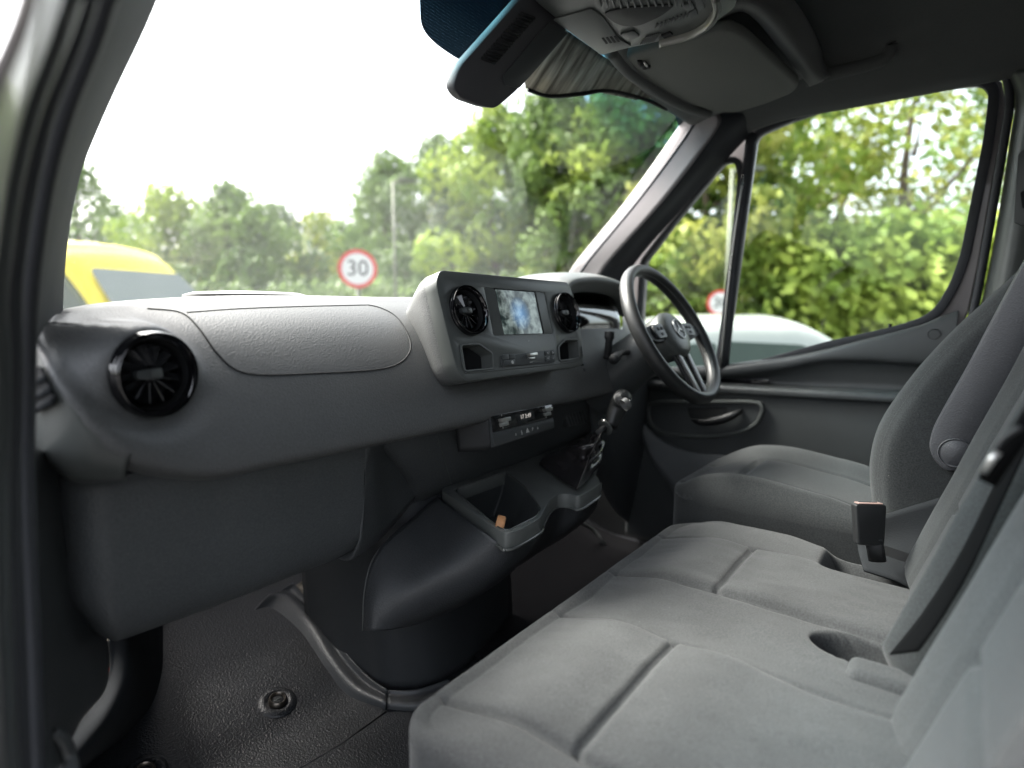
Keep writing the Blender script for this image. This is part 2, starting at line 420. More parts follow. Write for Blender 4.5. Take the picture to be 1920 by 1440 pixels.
# ================================================================== driver's door
dr = T('driver_door', (1.86, .45, .9), 'dark grey driver door trim with armrest ledge, pull handle and open view', 'door')
dr['label'] = 'dark grey door with ledge, pull handle and large window on the far side'
XD = 1.88
wmain = [(1422, 256), (1480, 231), (1560, 204), (1700, 178), (1800, 165), (1838, 162), (1853, 176), (1850, 210), (1842, 270), (1800, 480), (1782, 530), (1757, 573), (1735, 592), (1700, 605), (1650, 618), (1550, 640), (1450, 668), (1362, 692)]
DF = Fr((XD, 0, 1.6), (0, -1, 0), (0, 0, 1))     # x runs rearwards (to the right in view), normal toward the cab (-X)
def ring_strip(name, fr, inner, outer, c0, c1, mat, parent, b=.003):
    n = len(inner); v = []
    for L_, c in ((inner, c0), (outer, c0), (outer, c1), (inner, c1)): v += [fr.pt(p[0], p[1], c) for p in L_]
    f = []
    for i in range(n):
        j = (i+1) % n
        for a, b_ in ((0, 1), (1, 2), (2, 3), (3, 0)): f.append((a*n+i, a*n+j, b_*n+j, b_*n+i))
    o = mk(name, v, f, mat, parent, True); bev(o, b, 2); edges(o, 40); return o
def offset_poly(pts, d):
    n = len(pts); A = sum(pts[i][0]*pts[(i+1) % n][1]-pts[(i+1) % n][0]*pts[i][1] for i in range(n))
    sgn = 1 if A > 0 else -1; out = []
    for i in range(n):
        a, b, c = Vector(pts[i-1]), Vector(pts[i]), Vector(pts[(i+1) % n])
        t1 = (b-a).normalized(); t2 = (c-b).normalized(); n1 = Vector((t1.y, -t1.x)); n2 = Vector((t2.y, -t2.x)); m_ = (n1+n2)
        m_ = m_.normalized(); k = 1/max(.5, m_.dot(n1)); q = b+m_*d*k*sgn; out.append((q.x, q.y))
    return out
mi = rnd([DF.px(*q) for q in wmain], .02, 3)
quart = [(1340, 330), (1358, 308), (1380, 306), (1386, 330), (1378, 420), (1355, 600), (1343, 692), (1228, 712), (1205, 600), (1212, 492), (1270, 415)]
qi = rnd([DF.px(*q) for q in quart], .012, 3)
ring_strip('window_seal', DF, mi, offset_poly(mi, .022), -.005, .018, M['rubber'], dr)
ring_strip('window_seal', DF, qi, offset_poly(qi, .018), -.005, .018, M['rubber'], dr)
gp = slab('glass_pane', DF, mi, -.004, -.001, M['glass'], dr); gq = slab('glass_pane', DF, qi, -.004, -.001, M['glass'], dr)
# painted frame of the door round the windows
outer = [(1395, 228), (1430, 226), (1520, 192), (1640, 165), (1760, 148), (1850, 138), (1880, 150), (1886, 190), (1880, 240), (1835, 500), (1816, 585), (1790, 640), (1700, 660), (1600, 690), (1500, 700), (1400, 740), (1330, 760), (1195, 760), (1165, 640), (1170, 500), (1260, 385), (1345, 280)]
of = [DF.px(*q) for q in outer]
pf = slab('painted_frame', DF, of, -.03, -.012, M['paint'], dr, .004)
cs = [slab('x', DF, offset_poly(mi, .006), -.1, .1, None), slab('x', DF, offset_poly(qi, .005), -.1, .1, None)]
cut(pf, cs); 
for p in pf.data.polygons: p.use_smooth = False
# pillar bar between the two panes: black with a bright bead
ba = [P(1400, 330, X=XD-.02), P(1378, 480, X=XD-.02), P(1356, 690, X=XD-.02)]
tube('window_divider', [P(1409, 250, X=XD-.012)]+ba, .017, M['rubber'], dr, smooth_n=20, flat=(.8, 1.0, (1, 0, 0)))
tube('bright_bead', [p+Vector((-.017, 0.004, 0)) for p in ba], .0035, M['silver'], dr, smooth_n=16)
# outer aperture seal and grey sill reveal
seal = [(1165, 560), (1172, 505), (1262, 385), (1340, 283), (1392, 232), (1425, 218), (1520, 186), (1640, 158), (1760, 141), (1852, 131), (1885, 142), (1893, 190), (1887, 240), (1842, 500), (1822, 600)]
tube('aperture_seal', [P(*q, X=1.845) for q in seal], .009, M['rubber'], dr, smooth_n=90)
# inner panel: columns run downwards, ordered front (left) to rear (right)
PY = [.92, .85, .78, .70, .62, .52, .42, .32, .22, .14, .09, .06, .035, .02]
def sill(y):
    # window sill height along the door
    pts = [(-.05, 1.60), (.02, 1.597), (.055, 1.583), (.10, 1.56), (.15, 1.545), (.25, 1.515), (.38, 1.475), (.5, 1.452), (.62, 1.43), (.95, 1.40)]
    for (a, za), (b, zb) in zip(pts, pts[1:]):
        if a <= y <= b: return za+(zb-za)*(y-a)/(b-a)
    return pts[-1][1] if y > .9 else pts[0][1]
rows = []
for y in PY:
    s = sill(y); top_band = min(s-.028, 1.475); 
    led = 1.365+.03*(y < .6)*0+.018*(1-min(1, y/.7))
    rows.append([Vector((XD+.01, y, s-.02)), Vector((XD-.004, y, s)), Vector((XD-.028, y, s-.006)), Vector((XD-.032, y, top_band)), Vector((XD-.012, y, top_band-.016)), Vector((XD-.002, y, (top_band+led)/2)), Vector((XD-.004, y, led+.010)), Vector((XD-.052, y, led+.004)),
                 Vector((XD-.058, y, led-.014)), Vector((XD-.046, y, led-.03)), Vector((XD-.044, y, 1.24)), Vector((XD-.04, y, 1.10)), Vector((XD-.03, y, .95)), Vector((XD-.02, y, .80))])
dp = sheet('door_panel', rows, M['soft'], dr, 80, 90, .004)
# handle surround and handle
HF = Fr((XD-.050, .6, 1.28), (0, -1, 0), (0, 0, 1))
ho = [(1212, 757), (1235, 750), (1403, 749), (1430, 752), (1436, 768), (1425, 796), (1390, 815), (1324, 822), (1245, 816), (1218, 797)]
hop = rnd([HF.px(*q) for q in ho], .03, 5)
hin = offset_poly(hop, -.012)
ring_strip('handle_surround', HF, hin, hop, -.02, .014, M['satin'], dr, .005)
slab('recess_panel', HF, hin, .0, .004, M['soft'], dr)
hc = [(1290, 764), (1365, 764), (1362, 776), (1340, 786), (1306, 791), (1294, 780)]
slabpx('handle_cup', HF, hc, .004, .007, M['hole'], dr, 0, .006)
tube('door_handle', [HF.pt(*HF.px(*q), c) for q, c in (((1300, 787), .008), ((1325, 790), .022), ((1355, 785), .026), ((1380, 776), .022), ((1394, 768), .008))], lambda t: .005+.0085*math.sin(math.pi*t), M['handle'], dr, n=10, smooth_n=24)
# ledge slot, round plug and lock pin
LF = Fr(P(1420, 716, X=XD-.012), (0, -1, 0), (0, 0, 1))
slabpx('ledge_slot', LF, [(1345, 709), (1443, 711), (1440, 719), (1400, 722), (1345, 722)], 0, .006, M['black'], dr, .001)
PF_ = Fr(P(1752, 627, X=XD-.033), (0, -1, 0), (0, 0, 1))
lathe('round_plug', PF_, [(0, .003), (.0115, .003), (.0125, .0005), (.0135, .0005), (.0145, .002), (.016, -.002)], M['soft'], dr, 28)
tube('lock_pin', [P(1669, 616, X=XD-.012), P(1669, 607, X=XD-.012)], .0045, M['matblack'], dr, n=10)
# lower door pocket + footwell side
rows = [[P(u, v, X=x) for u, v, x in ((1195, 780, 1.80), (1215, 850, 1.80), (1262, 925, 1.79), (1300, 1010, 1.79))], [P(u, v, X=x) for u, v, x in ((1240, 830, 1.83), (1300, 850, 1.83), (1400, 870, 1.83), (1450, 1000, 1.83))]]
sheet('door_pocket', rows, M['dashdark'], dr, 10, 20, .01)

# ================================================================== B-pillar behind the door
bp = T('rear_door_pillar', (1.85, -.1, .9), 'dark grey trimmed pillar behind the far door with belt guide slot', 'pillar')
ed = [(1886, 130), (1905, 190), (1897, 260), (1872, 420), (1845, 560), (1820, 640), (1800, 760)]
rows = [[P(u, v, X=1.86) for u, v in ed], [P(u+6, v, X=1.835) for u, v in ed], [P(u+26, v, X=1.80) for u, v in ed], [P(u+60, v, X=1.80) for u, v in ed], [P(u+150, v, X=1.84) for u, v in ed]]
bpo = sheet('pillar_trim', rows, M['satin'], bp, 24, 40, .006)
BF = Fr((1.795, -.05, 1.9), (0, -1, 0), (0, 0, 1))
slabpx('belt_guide', BF, [(1908, 290), (1935, 270), (1935, 430), (1900, 418)], 0, .012, M['soft'], bp, .003, .006)
slabpx('belt_slot', BF, [(1912, 362), (1932, 355), (1932, 395), (1916, 392)], .012, .016, M['hole'], bp, 0, .004)

# roof side rail above the door window
rr = []
for q in ((1330, 300), (1395, 232), (1425, 210), (1520, 178), (1640, 150), (1760, 133), (1852, 123), (1900, 118), (1990, 110)):
    p = P(*q, X=1.84)
    rr.append([p+Vector((.02, 0, -.005)), p+Vector((-.004, 0, .004)), p+Vector((-.03, -.005, .018)), p+Vector((-.075, -.01, .035)), p+Vector((-.11, -.015, .062)), p+Vector((-.13, -.02, .10)), p+Vector((-.14, -.02, .16))])
srl = sheet('roof_side_rail', rr, M['liner'], None, 60, 30, .006); setp(srl, kind='structure')
for o in (ce,): pass
# exterior roof skin keeps daylight out of the cab
rs = boxp('roof_panel', Fr((0, 0, 2.42), (1, 0, 0), (0, 1, 0)), .05, 2.0, -.62, .74, 0, .03, M['paint']); setp(rs, kind='structure')
sw = boxp('cab_side_wall', Fr((1.99, 0, 0), (0, 1, 0), (0, 0, 1)), -.62, -.06, .7, 2.42, 0, .03, M['paint']); setp(sw, kind='structure')
sw2 = boxp('cab_side_wall', Fr((1.99, 0, 0), (0, 1, 0), (0, 0, 1)), -.06, 1.70, .6, 1.28, 0, .03, M['paint']); setp(sw2, kind='structure')
sw4 = boxp('cab_side_wall', Fr((1.99, 0, 0), (0, 1, 0), (0, 0, 1)), 1.05, 1.70, 1.285, 1.64, 0, .03, M['paint']); setp(sw4, kind='structure')
sw5 = boxp('cab_near_wall', Fr((.10, 0, 0), (0, 1, 0), (0, 0, 1)), .84, 1.70, .6, 1.60, 0, .03, M['paint']); setp(sw5, kind='structure')
sw3 = boxp('cab_near_wall', Fr((.05, 0, 0), (0, 1, 0), (0, 0, 1)), -.62, -.28, .7, 2.42, 0, .03, M['paint']); setp(sw3, kind='structure')

# ================================================================== near door frame (left edge)
nf = T('near_door_frame', (.12, .6, .8), 'blurred near door opening at far left with rubber seals and silver edge', 'door frame')
nf.name = 'door_frame'
A_ = [(300, -30), (262, 60), (205, 180), (158, 290), (140, 350), (124, 440), (116, 520), (112, 605)]
def onpil(u, v):
    d = ray(u, v); k = (2.847-1.6)/(d.z+1.054*d.y); return EYE+d*k if d.z+1.054*d.y > 1.1 else EYE+d*1.1
A3 = [P(u, v, Y=y) for (u, v), y in zip(A_, (.74, .80, .87, .93, .96, 1.0, 1.02, 1.03))]
A4 = [P(u-8, v, Y=y+.16) for (u, v), y in zip(A_, (.74, .80, .87, .93, .96, 1.0, 1.02, 1.03))]
B_ = [(212, -30), (180, 60), (128, 200), (95, 320), (80, 400), (67, 490), (62, 560), (50, 645)]
B3 = [P(u, v, Y=y) for (u, v), y in zip(B_, (.52, .58, .64, .68, .70, .72, .74, .76))]
mid = [(a+b)/2+Vector((-.004, -.018, 0)) for a, b in zip(A3, B3)]
sheet('pillar_trim', [A4, [a+(b-a)*.12 for a, b in zip(A3, A4)], A3, [a+(b-a)*.15 for a, b in zip(A3, mid)], mid, B3], M['pillar'], nf, 24, 40, .006)
def strip(name, us, ys, mat, h, w_):
    pts = [P(u, v, Y=y) for (u, v), y in zip(us, ys)]
    return tube(name, pts, 1, mat, nf, n=14, smooth_n=60, flat=(w_, h, (1, 0, 0)))
S1 = [(196, -40), (165, 60), (112, 200), (78, 330), (58, 450), (46, 560), (42, 700), (40, 900), (52, 1200), (62, 1500)]
S2 = [(158, -40), (128, 60), (75, 200), (45, 330), (25, 450), (15, 560), (18, 700), (15, 900), (24, 1200), (34, 1500)]
S3 = [(120, -40), (90, 60), (40, 200), (10, 330), (-8, 450), (-18, 560), (-10, 700), (-12, 900), (-8, 1200), (5, 1500)]
S4 = [(60, -40), (30, 60), (-30, 200), (-60, 330), (-80, 450), (-90, 560), (-60, 700), (-60, 900), (-60, 1200), (-60, 1500)]
ys1 = (.47, .51, .56, .60, .62, .64, .66, .66, .62, .58)
strip('rubber_seal', S1, ys1, M['rubber'], .014, .010)
strip('rubber_seal', S2, [y-.05 for y in ys1], M['rubber'], .012, .009)
sheet('seal_channel', [[P(u+24, v, Y=y+.04) for (u, v), y in zip(S1, ys1)], [P(u+4, v, Y=y+.04) for (u, v), y in zip(S1, ys1)], [P(u-5, v, Y=y) for (u, v), y in zip(S2, ys1)]], M['matblack'], nf, 10, 50, .004)
strip('rubber_seal', S3, [y-.08 for y in ys1], M['soft'], .010, .010)
sheet('silver_frame', [[P(u-2, v, Y=y-.06) for (u, v), y in zip(S3, ys1)], [P(u, v, Y=y-.12) for (u, v), y in zip([(a-10, b) for a, b in S3], ys1)], [P(u, v, Y=y-.2) for (u, v), y in zip(S4, ys1)]], M['paint'], nf, 16, 50, .006)

# kick panel below the dashboard on the near side
kp = T('kick_panel', (.17, .8, .8), 'blue-grey side trim panel below the dashboard at the left', 'trim panel')
rows = [[P(45, 830, Y=.72), P(80, 850, Y=.80), P(128, 880, Y=.90), P(150, 900, Y=1.0)],
        [P(48, 950, Y=.72), P(90, 950, Y=.80), P(140, 960, Y=.90), P(165, 970, Y=1.0)],
        [P(55, 1090, Y=.72), P(100, 1100, Y=.80), P(155, 1110, Y=.88), P(180, 1120, Y=.95)],
        [P(62, 1210, Y=.70), P(115, 1215, Y=.78), P(165, 1215, Y=.86), P(200, 1222, Y=.90)],
        [P(66, 1290, Y=.68), P(110, 1300, Y=.74), P(155, 1305, Y=.80), P(193, 1292, Y=.86)],
        [P(70, 1350, Y=.66), P(98, 1360, Y=.70), P(125, 1362, Y=.74), P(150, 1345, Y=.80)],
        [P(72, 1450, Y=.62), P(85, 1450, Y=.64), P(98, 1450, Y=.66), P(104, 1440, Y=.7)]]
sheet('side_trim', rows, M['soft'], kp, 40, 30, .006)
rows = [[P(205, 1130, Y=.96), P(205, 1205, Y=.95), P(205, 1262, Y=.93), P(178, 1322, Y=.9), P(130, 1375, Y=.84), P(100, 1410, Y=.8), P(95, 1460, Y=.78)],
        [P(250, 1130, Y=.98), P(250, 1200, Y=.97), P(248, 1270, Y=.93), P(215, 1340, Y=.88), P(170, 1400, Y=.83), P(130, 1450, Y=.8), P(110, 1490, Y=.78)],
        [PF(296, 1130, .03), PF(296, 1205, .03), PF(296, 1260, .03), PF(275, 1325, .02), PF(220, 1385, .02), PF(160, 1435, .02), PF(130, 1500, .02)],
        [PF(325, 1130, -.02), PF(320, 1200, -.02), PF(305, 1270, -.02), PF(285, 1340, -.02), PF(230, 1400, -.02), PF(170, 1455, -.02), PF(140, 1530, -.02)]]
sheet('footwell_trim', rows, M['dull'], kp, 30, 40, .006)
tube('door_sill_strip', [P(98, 1375, Y=.68), P(118, 1390, Y=.68), P(130, 1420, Y=.68), P(138, 1470, Y=.66)], .007, M['soft'], kp, smooth_n=20)
tube('wiring_loom', [P(200, 1200, Y=.99), P(212, 1240, Y=.99), P(205, 1285, Y=.98), P(180, 1320, Y=.97)], .006, M['concrete'], kp, smooth_n=16)
tube('red_wire', [P(206, 1255, Y=.97), P(210, 1268, Y=.97), P(203, 1276, Y=.97)], .003, M['red'], kp, smooth_n=8)

# ================================================================== DASHBOARD
db = T('dashboard', (.8, .9, 1.38), 'wide grey grained dashboard with lid seam running under the windscreen', 'dashboard')
prof = [(1.60, 1.575), (1.20, 1.610), (.98, 1.626), (.90, 1.612), (.83, 1.578), (.775, 1.522), (.735, 1.455), (.722, 1.408)]
def column(cx, cz, b, xb=None):
    out = []
    for y, z in prof[:2]: out.append(Vector((cx, y, z-(1.626-cz)*.7)))
    for y, z in prof[2:]:
        t = (y-.722)/.258; s = (z-1.408)/.218
        yy = b.y+t*(.98-b.y); zz = b.z+s*(cz-b.z); xx = b.x+(cx-b.x)*t
        out.append(Vector((xx, yy, zz)))
    return out
cb = [P(70, 643, Y=.80), P(84, 674, Y=.775), P(100, 703, Y=.755), P(125, 742, Y=.742), P(150, 772, Y=.735), P(185, 812, Y=.728), P(245, 848, Y=.722)]
cx_ = [.262, .262, .265, .27, .275, .285, .30]; cz_ = [1.594, 1.594, 1.595, 1.597, 1.598, 1.600, 1.604]
colsD = []
for b, cx, cz in zip(cb, cx_, cz_):
    k_ = len(colsD)/6
    colsD.append(column(cx, cz, b)+[b+Vector((.008*(1-k_), .016, -.004-.010*k_**2)), b+Vector((.016*(1-k_), .05, -.006-.015*k_**2)), b+Vector((.03*(1-k_), .13, -.004-.012*k_**2))])
for x, cz, zb in ((.33, 1.611, 1.412), (.42, 1.619, 1.409), (.52, 1.624, 1.407), (.65, 1.6265, 1.405), (.8, 1.627, 1.403), (.95, 1.63, 1.403), (1.1, 1.64, 1.403), (1.30, 1.65, 1.403), (1.5, 1.64, 1.41), (1.72, 1.60, 1.43)):
    b = Vector((x, .722, zb))
    colsD.append(column(x, cz, b)+[Vector((x, .738, zb-.014)), Vector((x, .772, zb-.021)), Vector((x, .86, zb-.016))])
gD = loft(colsD, 170, 90)
VC = P(292, 702, Y=.745); vn = Vector((.22, -.97, .08)).normalized()
VF1 = Fr(VC, Vector((.97, .22, 0)), (0, 0, 1))
for r in gD:
    for i, p in enumerate(r):
        q = p-VC; a, b, c = q.dot(VF1.x), q.dot(VF1.y), q.dot(VF1.n); d = math.hypot(a, b)
        if d < .12 and abs(c) < .12:
            if d < .0465: r[i] = p-VF1.n*(.055+c)
            else: # collar swells up to the ring
                k = 1-sstep(.047, .085, d); r[i] = p+VF1.n*(-.008-c)*k
top = gridmesh('top_pad', gD, M['dash'], db); solid(top, .004, 1)
seam = [(276, 579), (330, 584), (356, 597), (380, 625), (405, 660), (440, 692), (490, 703), (600, 700), (700, 694), (745, 683), (767, 662), (769, 640), (757, 612), (738, 590), (712, 577), (690, 572)]
pxline('lid_seam', top, seam, .0015, M['groove'], db, 120)
pxline('lid_seam', top, [(350, 586), (450, 579), (560, 575), (690, 572)], .0011, M['groove'], db, 60)
pxline('lid_seam', top, [(245, 850), (240, 872), (233, 893)], .0011, M['groove'], db, 20)
# end cap with demister slats
oc = [P(57, 650, Y=.84), P(54, 700, Y=.84), P(56, 765, Y=.83), P(62, 805, Y=.82), P(78, 842, Y=.81), P(112, 880, Y=.80), P(150, 900, Y=.79), P(235, 893, Y=.765)]
ic = [c+Vector((0, -.0005, 0)) for c in cb]
ic = curve(ic, 8)
mc_ = [(a+b)/2+Vector((-.006, -.010, -.004)) for a, b in zip(ic, oc)]
ecap = sheet('end_cap', [[p+Vector((.012, .02, 0)) for p in ic], ic, mc_, oc, [p+Vector((.03, .12, 0)) for p in oc]], M['satin'], db, 26, 40, .003, off=1)
EF = Fr(hit(ecap, 88, 728), hit(ecap, 106, 748)-hit(ecap, 70, 750), hit(ecap, 78, 700)-hit(ecap, 90, 765))
slabpx('demister_slot', EF, [(66, 684), (85, 686), (98, 715), (113, 748), (110, 758), (69, 778)], .002, .006, M['hole'], db, .001, .004)
for a, b_ in (((67, 722), (98, 708)), ((67, 748), (108, 730)), ((68, 772), (112, 750))):
    tube('demister_slat', [EF.pt(*EF.px(*a), .007), EF.pt(*EF.px(*b_), .007)], .0024, M['dull'], db, n=8, flat=(1.6, .7, (0, 0, 1)))
# speaker grille disc on top
SF = Fr((.57, 1.06, 1.6245), (1, 0, 0), (0, 1, 0))
lathe('speaker_grille', SF, [(.108, -.006), (.106, .006), (.09, .011), (.05, .013), (.0, .013)], surf('pale_grille', (.13, .13, .125), .5), db, 48)
# raised centre cowl around media unit is built with the media unit

# --- glovebox / lower panel
def GB(x, prof_): return [Vector((x+dx, y, z)) for dx, y, z in prof_]
def gprof(dy, zb):
    return [(0, .775+dy, 1.408), (0, .79+dy, 1.39), (0, .795+dy, 1.33), (0, .80+dy, 1.26), (0, .81+dy, 1.21+zb), (0, .835+dy, 1.178+zb), (0, .88+dy, 1.165+zb), (0, .97+dy, 1.168+zb)]
cols = [GB(.205, [(0, .92, 1.405), (0, .92, 1.38), (.0, .92, 1.33), (.002, .92, 1.26), (.012, .93, 1.22), (.03, .95, 1.20), (.05, .97, 1.19), (.06, 1.0, 1.19)])]
for x, dy, zb in ((.207, .05, .012), (.214, .018, .01), (.232, .003, .006), (.26, 0, .004), (.32, 0, .002), (.42, 0, 0), (.52, 0, 0), (.58, 0, .0), (.615, .0, .003)):
    g = GB(x, gprof(dy, zb))
    if x < .25:
        for i in range(4, 8): g[i].x += (.232-x)*.0+.014*(i-3)*(.26-x)/.05
    cols.append(g)
for (ut, vt, yt), (ub, vb, yb) in (((690, 838, .792), (672, 1058, .81)), ((702, 838, .805), (700, 1040, .835)), ((722, 836, .84), (735, 1008, .868)), ((760, 836, .88), (772, 962, .892)), ((800, 838, .905), (806, 915, .905))):
    a_, b_ = P(ut, vt, Y=yt), P(ub, vb, Y=yb)
    cols.append([a_+(b_-a_)*t+Vector((0, dy, 0)) for t, dy in ((-.05, -.01), (.05, 0), (.35, 0), (.65, 0), (.85, .004), (1.0, .03), (1.0, .08), (.98, .16))])
gb = sheet('glovebox_lid', cols, M['dashdark'], db, 90, 60, .004)
# --- centre stack panel
tops = [(690, 838), (726, 832), (770, 824), (818, 812), (900, 795), (1000, 775), (1110, 745), (1135, 735)]
bots = [(735, 868), (752, 900), (790, 925), (847, 908), (930, 878), (1010, 848), (1106, 805), (1135, 790)]
tY = [.86, .82, .80, .80, .80, .80, .80, .80]; bY = [.93, .90, .885, .875, .87, .865, .86, .86]
r0 = [P(u, v-14, Y=y+.0) for (u, v), y in zip(tops, tY)]
r1 = [P(u, v, Y=y) for (u, v), y in zip(tops, tY)]; r3 = [P(u, v, Y=y) for (u, v), y in zip(bots, bY)]
r2 = [(a+b)/2+Vector((0, -.006, 0)) for a, b in zip(r1, r3)]; r4 = [p+Vector((0, .05, -.04)) for p in r3]
st = sheet('centre_stack', [r0, r1, r2, r3, r4], M['dashdark'], db, 40, 60, .004)
pxline('panel_seam', st, [(818, 813), (832, 860), (846, 908)], .0011, M['satin'], db, 24)
# knee panel and column surround, driver's side
rows = [[P(1100, 700, Y=.80), P(1150, 690, Y=.80), P(1200, 680, Y=.82), P(1235, 690, Y=.86)],
        [P(1105, 760, Y=.80), P(1150, 760, Y=.80), P(1195, 770, Y=.82), P(1225, 790, Y=.86)],
        [P(1112, 830, Y=.83), P(1150, 850, Y=.83), P(1190, 880, Y=.86), P(1240, 900, Y=.9)],
        [P(1120, 900, Y=.90), P(1155, 960, Y=.90), P(1195, 985, Y=.92), P(1250, 1000, Y=.95)]]
kn = sheet('knee_panel', rows, M['dashdark'], db, 24, 24, .006)
# small rocker switch column beside media unit
KF = Fr((1.205, .742, 1.46), (1, 0, 0), (0, .1, 1))
swp = slabpx('switch_strip', KF, [(1082, 687), (1090, 682), (1103, 713), (1101, 722), (1094, 722)], .0, .006, M['black'], db, .001, .004)
for q in ((1090, 695), (1094, 706), (1097, 716)):
    a, b = KF.px(*q); lathe('switch', KF, [(.0, .011), (.006, .010), (.008, .006)], M['soft'], db, 14, a, b)
# cup of light at right: cluster hood, binnacle
ih = T('instrument_cluster', (1.42, .86, 1.56), 'curved hood and clear lens of instrument cluster behind the wheel', 'instrument cluster')
rows = []
for x, dz, dy in ((1.17, -.075, .03), (1.19, -.03, .0), (1.23, 0, -.0), (1.32, .012, -.0), (1.42, .012, -.0), (1.50, .0, .0), (1.545, -.03, .01), (1.56, -.075, .03)):
    rows.append([Vector((x, .80+dy, 1.640+dz)), Vector((x, .765+dy, 1.664+dz)), Vector((x, .775+dy, 1.678+dz)), Vector((x, .83+dy, 1.688+dz)), Vector((x, .95+dy, 1.682+dz)), Vector((x, 1.08+dy, 1.63+dz*.6))])
sheet('hood', rows, M['satin'], ih, 40, 24, .005)
IF = Fr((1.37, .86, 1.585), (1, 0, 0), (0, .35, 1))
boxp('dial_panel', IF, -.19, .18, -.075, .08, -.01, 0, M['matblack'], ih, .004)
for a in (-.10, .09):
    lathe('dial', IF, [(.0, .004), (.048, .004), (.052, .012), (.056, .012), (.058, .0)], M['satin'], ih, 32, a, .0)
    for k in range(12):
        t = rad(220-k*24); boxp('dial_mark', Fr(IF.pt(a+.042*math.cos(t), .042*math.sin(t), .005), IF.x*math.cos(t)+IF.y*math.sin(t), IF.y*math.cos(t)-IF.x*math.sin(t)), -.004, .004, -.0006, .0006, 0, .0006, M['mark'], ih)
rows = [[IF.pt(a, b, c) for a in (-.18, -.09, 0, .09, .17)] for b, c in ((-.07, .05), (-.03, .065), (.02, .06), (.065, .03))]
sheet('lens', rows, M['lens'], ih, 12, 16, .002)
rows = [[Vector((x, y, z)) for x in (1.175, 1.25, 1.4, 1.55)] for y, z in ((.80, 1.515), (.775, 1.50), (.78, 1.47), (.82, 1.42))]
sheet('lower_surround', rows, M['satin'], ih, 16, 16, .005)
tube('bright_strip', [P(1100, 680, Y=.775), P(1112, 680, Y=.775), P(1122, 683, Y=.78)], .0035, M['silver'], ih, n=8)

# ================================================================== air vent builder
def vent(fr, R, parent, tilt=(0, 0), blades=13, name='air_vent'):
    root = lathe(name, fr, [(R*.80, -.030), (R*.82, -.004), (R*.84, .003), (R*.90, .0075), (R*.96, .006), (R*1.0, .0), (R*1.02, -.012)], M['black'], parent, 64)
    lathe('bezel_ring', fr, [(R*.955, .0065), (R*.97, .0082), (R*.985, .0065), (R*.99, .003)], M['black'], root, 64)
    lathe('bowl', fr, [(R*.82, .0), (R*.79, -.012), (R*.70, -.030), (R*.4, -.045), (0, -.048)], M['hole'], root, 40)
    n2 = (fr.n+fr.x*tilt[0]+fr.y*tilt[1]).normalized(); f2 = Fr(fr.pt(0, 0, -.010), fr.x-n2*fr.x.dot(n2), fr.y-n2*fr.y.dot(n2))
    lathe('turbine_ring', f2, [(R*.64, -.014), (R*.66, .0), (R*.70, .005), (R*.735, .003), (R*.75, -.008)], M['black'], root, 56)
    me = None
    for k in range(blades):
        t = 2*math.pi*(k+.5)/blades; d = f2.x*math.cos(t)+f2.y*math.sin(t); s = d.cross(f2.n)
        f3 = Fr(f2.O, d, f2.n*.75+s*.66)
        boxp('vane', f3, R*.20, R*.67, -.008, .004, -.0008, .0008, M['vane'], root)
    lathe('hub', f2, [(R*.24, -.012), (R*.24, -.002), (R*.20, .004), (R*.12, .006), (0, .0065)], M['black'], root, 32)
    slab('grip_bar', f2, rnd([(-R*.42, -R*.10), (R*.16, -R*.13), (R*.16, R*.13), (-R*.42, R*.10)], R*.08), .003, .012, M['soft'], root, .001)
    slab('grip_trim', f2, rnd([(-R*.12, -R*.085), (R*.13, -R*.09), (R*.13, R*.09), (-R*.12, R*.085)], R*.06), .012, .0135, M['satin'], root, .0005)
    return root
vent(VF1, .0505, db, (-.06, .10))

# ================================================================== MEDIA UNIT
mu = T('media_unit', (.99, .72, 1.45), 'upright centre screen unit with two round vents and storage cubbies', 'media unit')
MF = Fr((.98, .70, 1.60), (1, 0, 0), (0, .25, .97))
face = [(824, 506), (1066, 529), (1077, 560), (1092, 640), (1093, 686), (871, 716), (856, 690), (838, 620), (817, 530)]
fp = rnd([MF.px(*q) for q in face], .014, 5)
hs_ = slab('housing', MF, fp, -.030, 0, M['satin'], mu, .0)
def cutter(fr, uv, c0, c1, r=.004):
    return slab('x', fr, rnd([fr.px(*q) for q in uv], r, 3), c0, c1, None)
cub1 = [(864, 648), (897, 646), (921, 663), (923, 690), (871, 695)]
cub2 = [(1047, 651), (1059, 638), (1082, 637), (1085, 671), (1049, 676)]
v2, v3 = MF.px(877, 583), MF.px(1060, 587)
cl = [cutter(MF, cub1, -.026, .01), cutter(MF, cub2, -.026, .01)]
for a, b in (v2, v3):
    cl.append(slab('x', MF, [(a+.042*math.cos(2*math.pi*k/40), b+.042*math.sin(2*math.pi*k/40)) for k in range(40)], -.027, .01, None))
scr = [(908, 539), (1021, 548), (1037, 625), (926, 629)]
cl.append(cutter(MF, scr, -.003, .01, .003))
cut(hs_, cl); bev(hs_, .0022, 2, 50); edges(hs_, 38)
for i_, cu_ in enumerate((cub1, cub2)):
    ci = rnd([MF.px(*q) for q in cu_], .004, 3)
    ring_strip('cubby_rim', MF, offset_poly(ci, -.0006), offset_poly(ci, .003), -.004, .0025, M['satin'], mu, .001)
    slab('cubby_back', MF, offset_poly(ci, -.0015), -.0255, -.0245, M['hole'], mu)
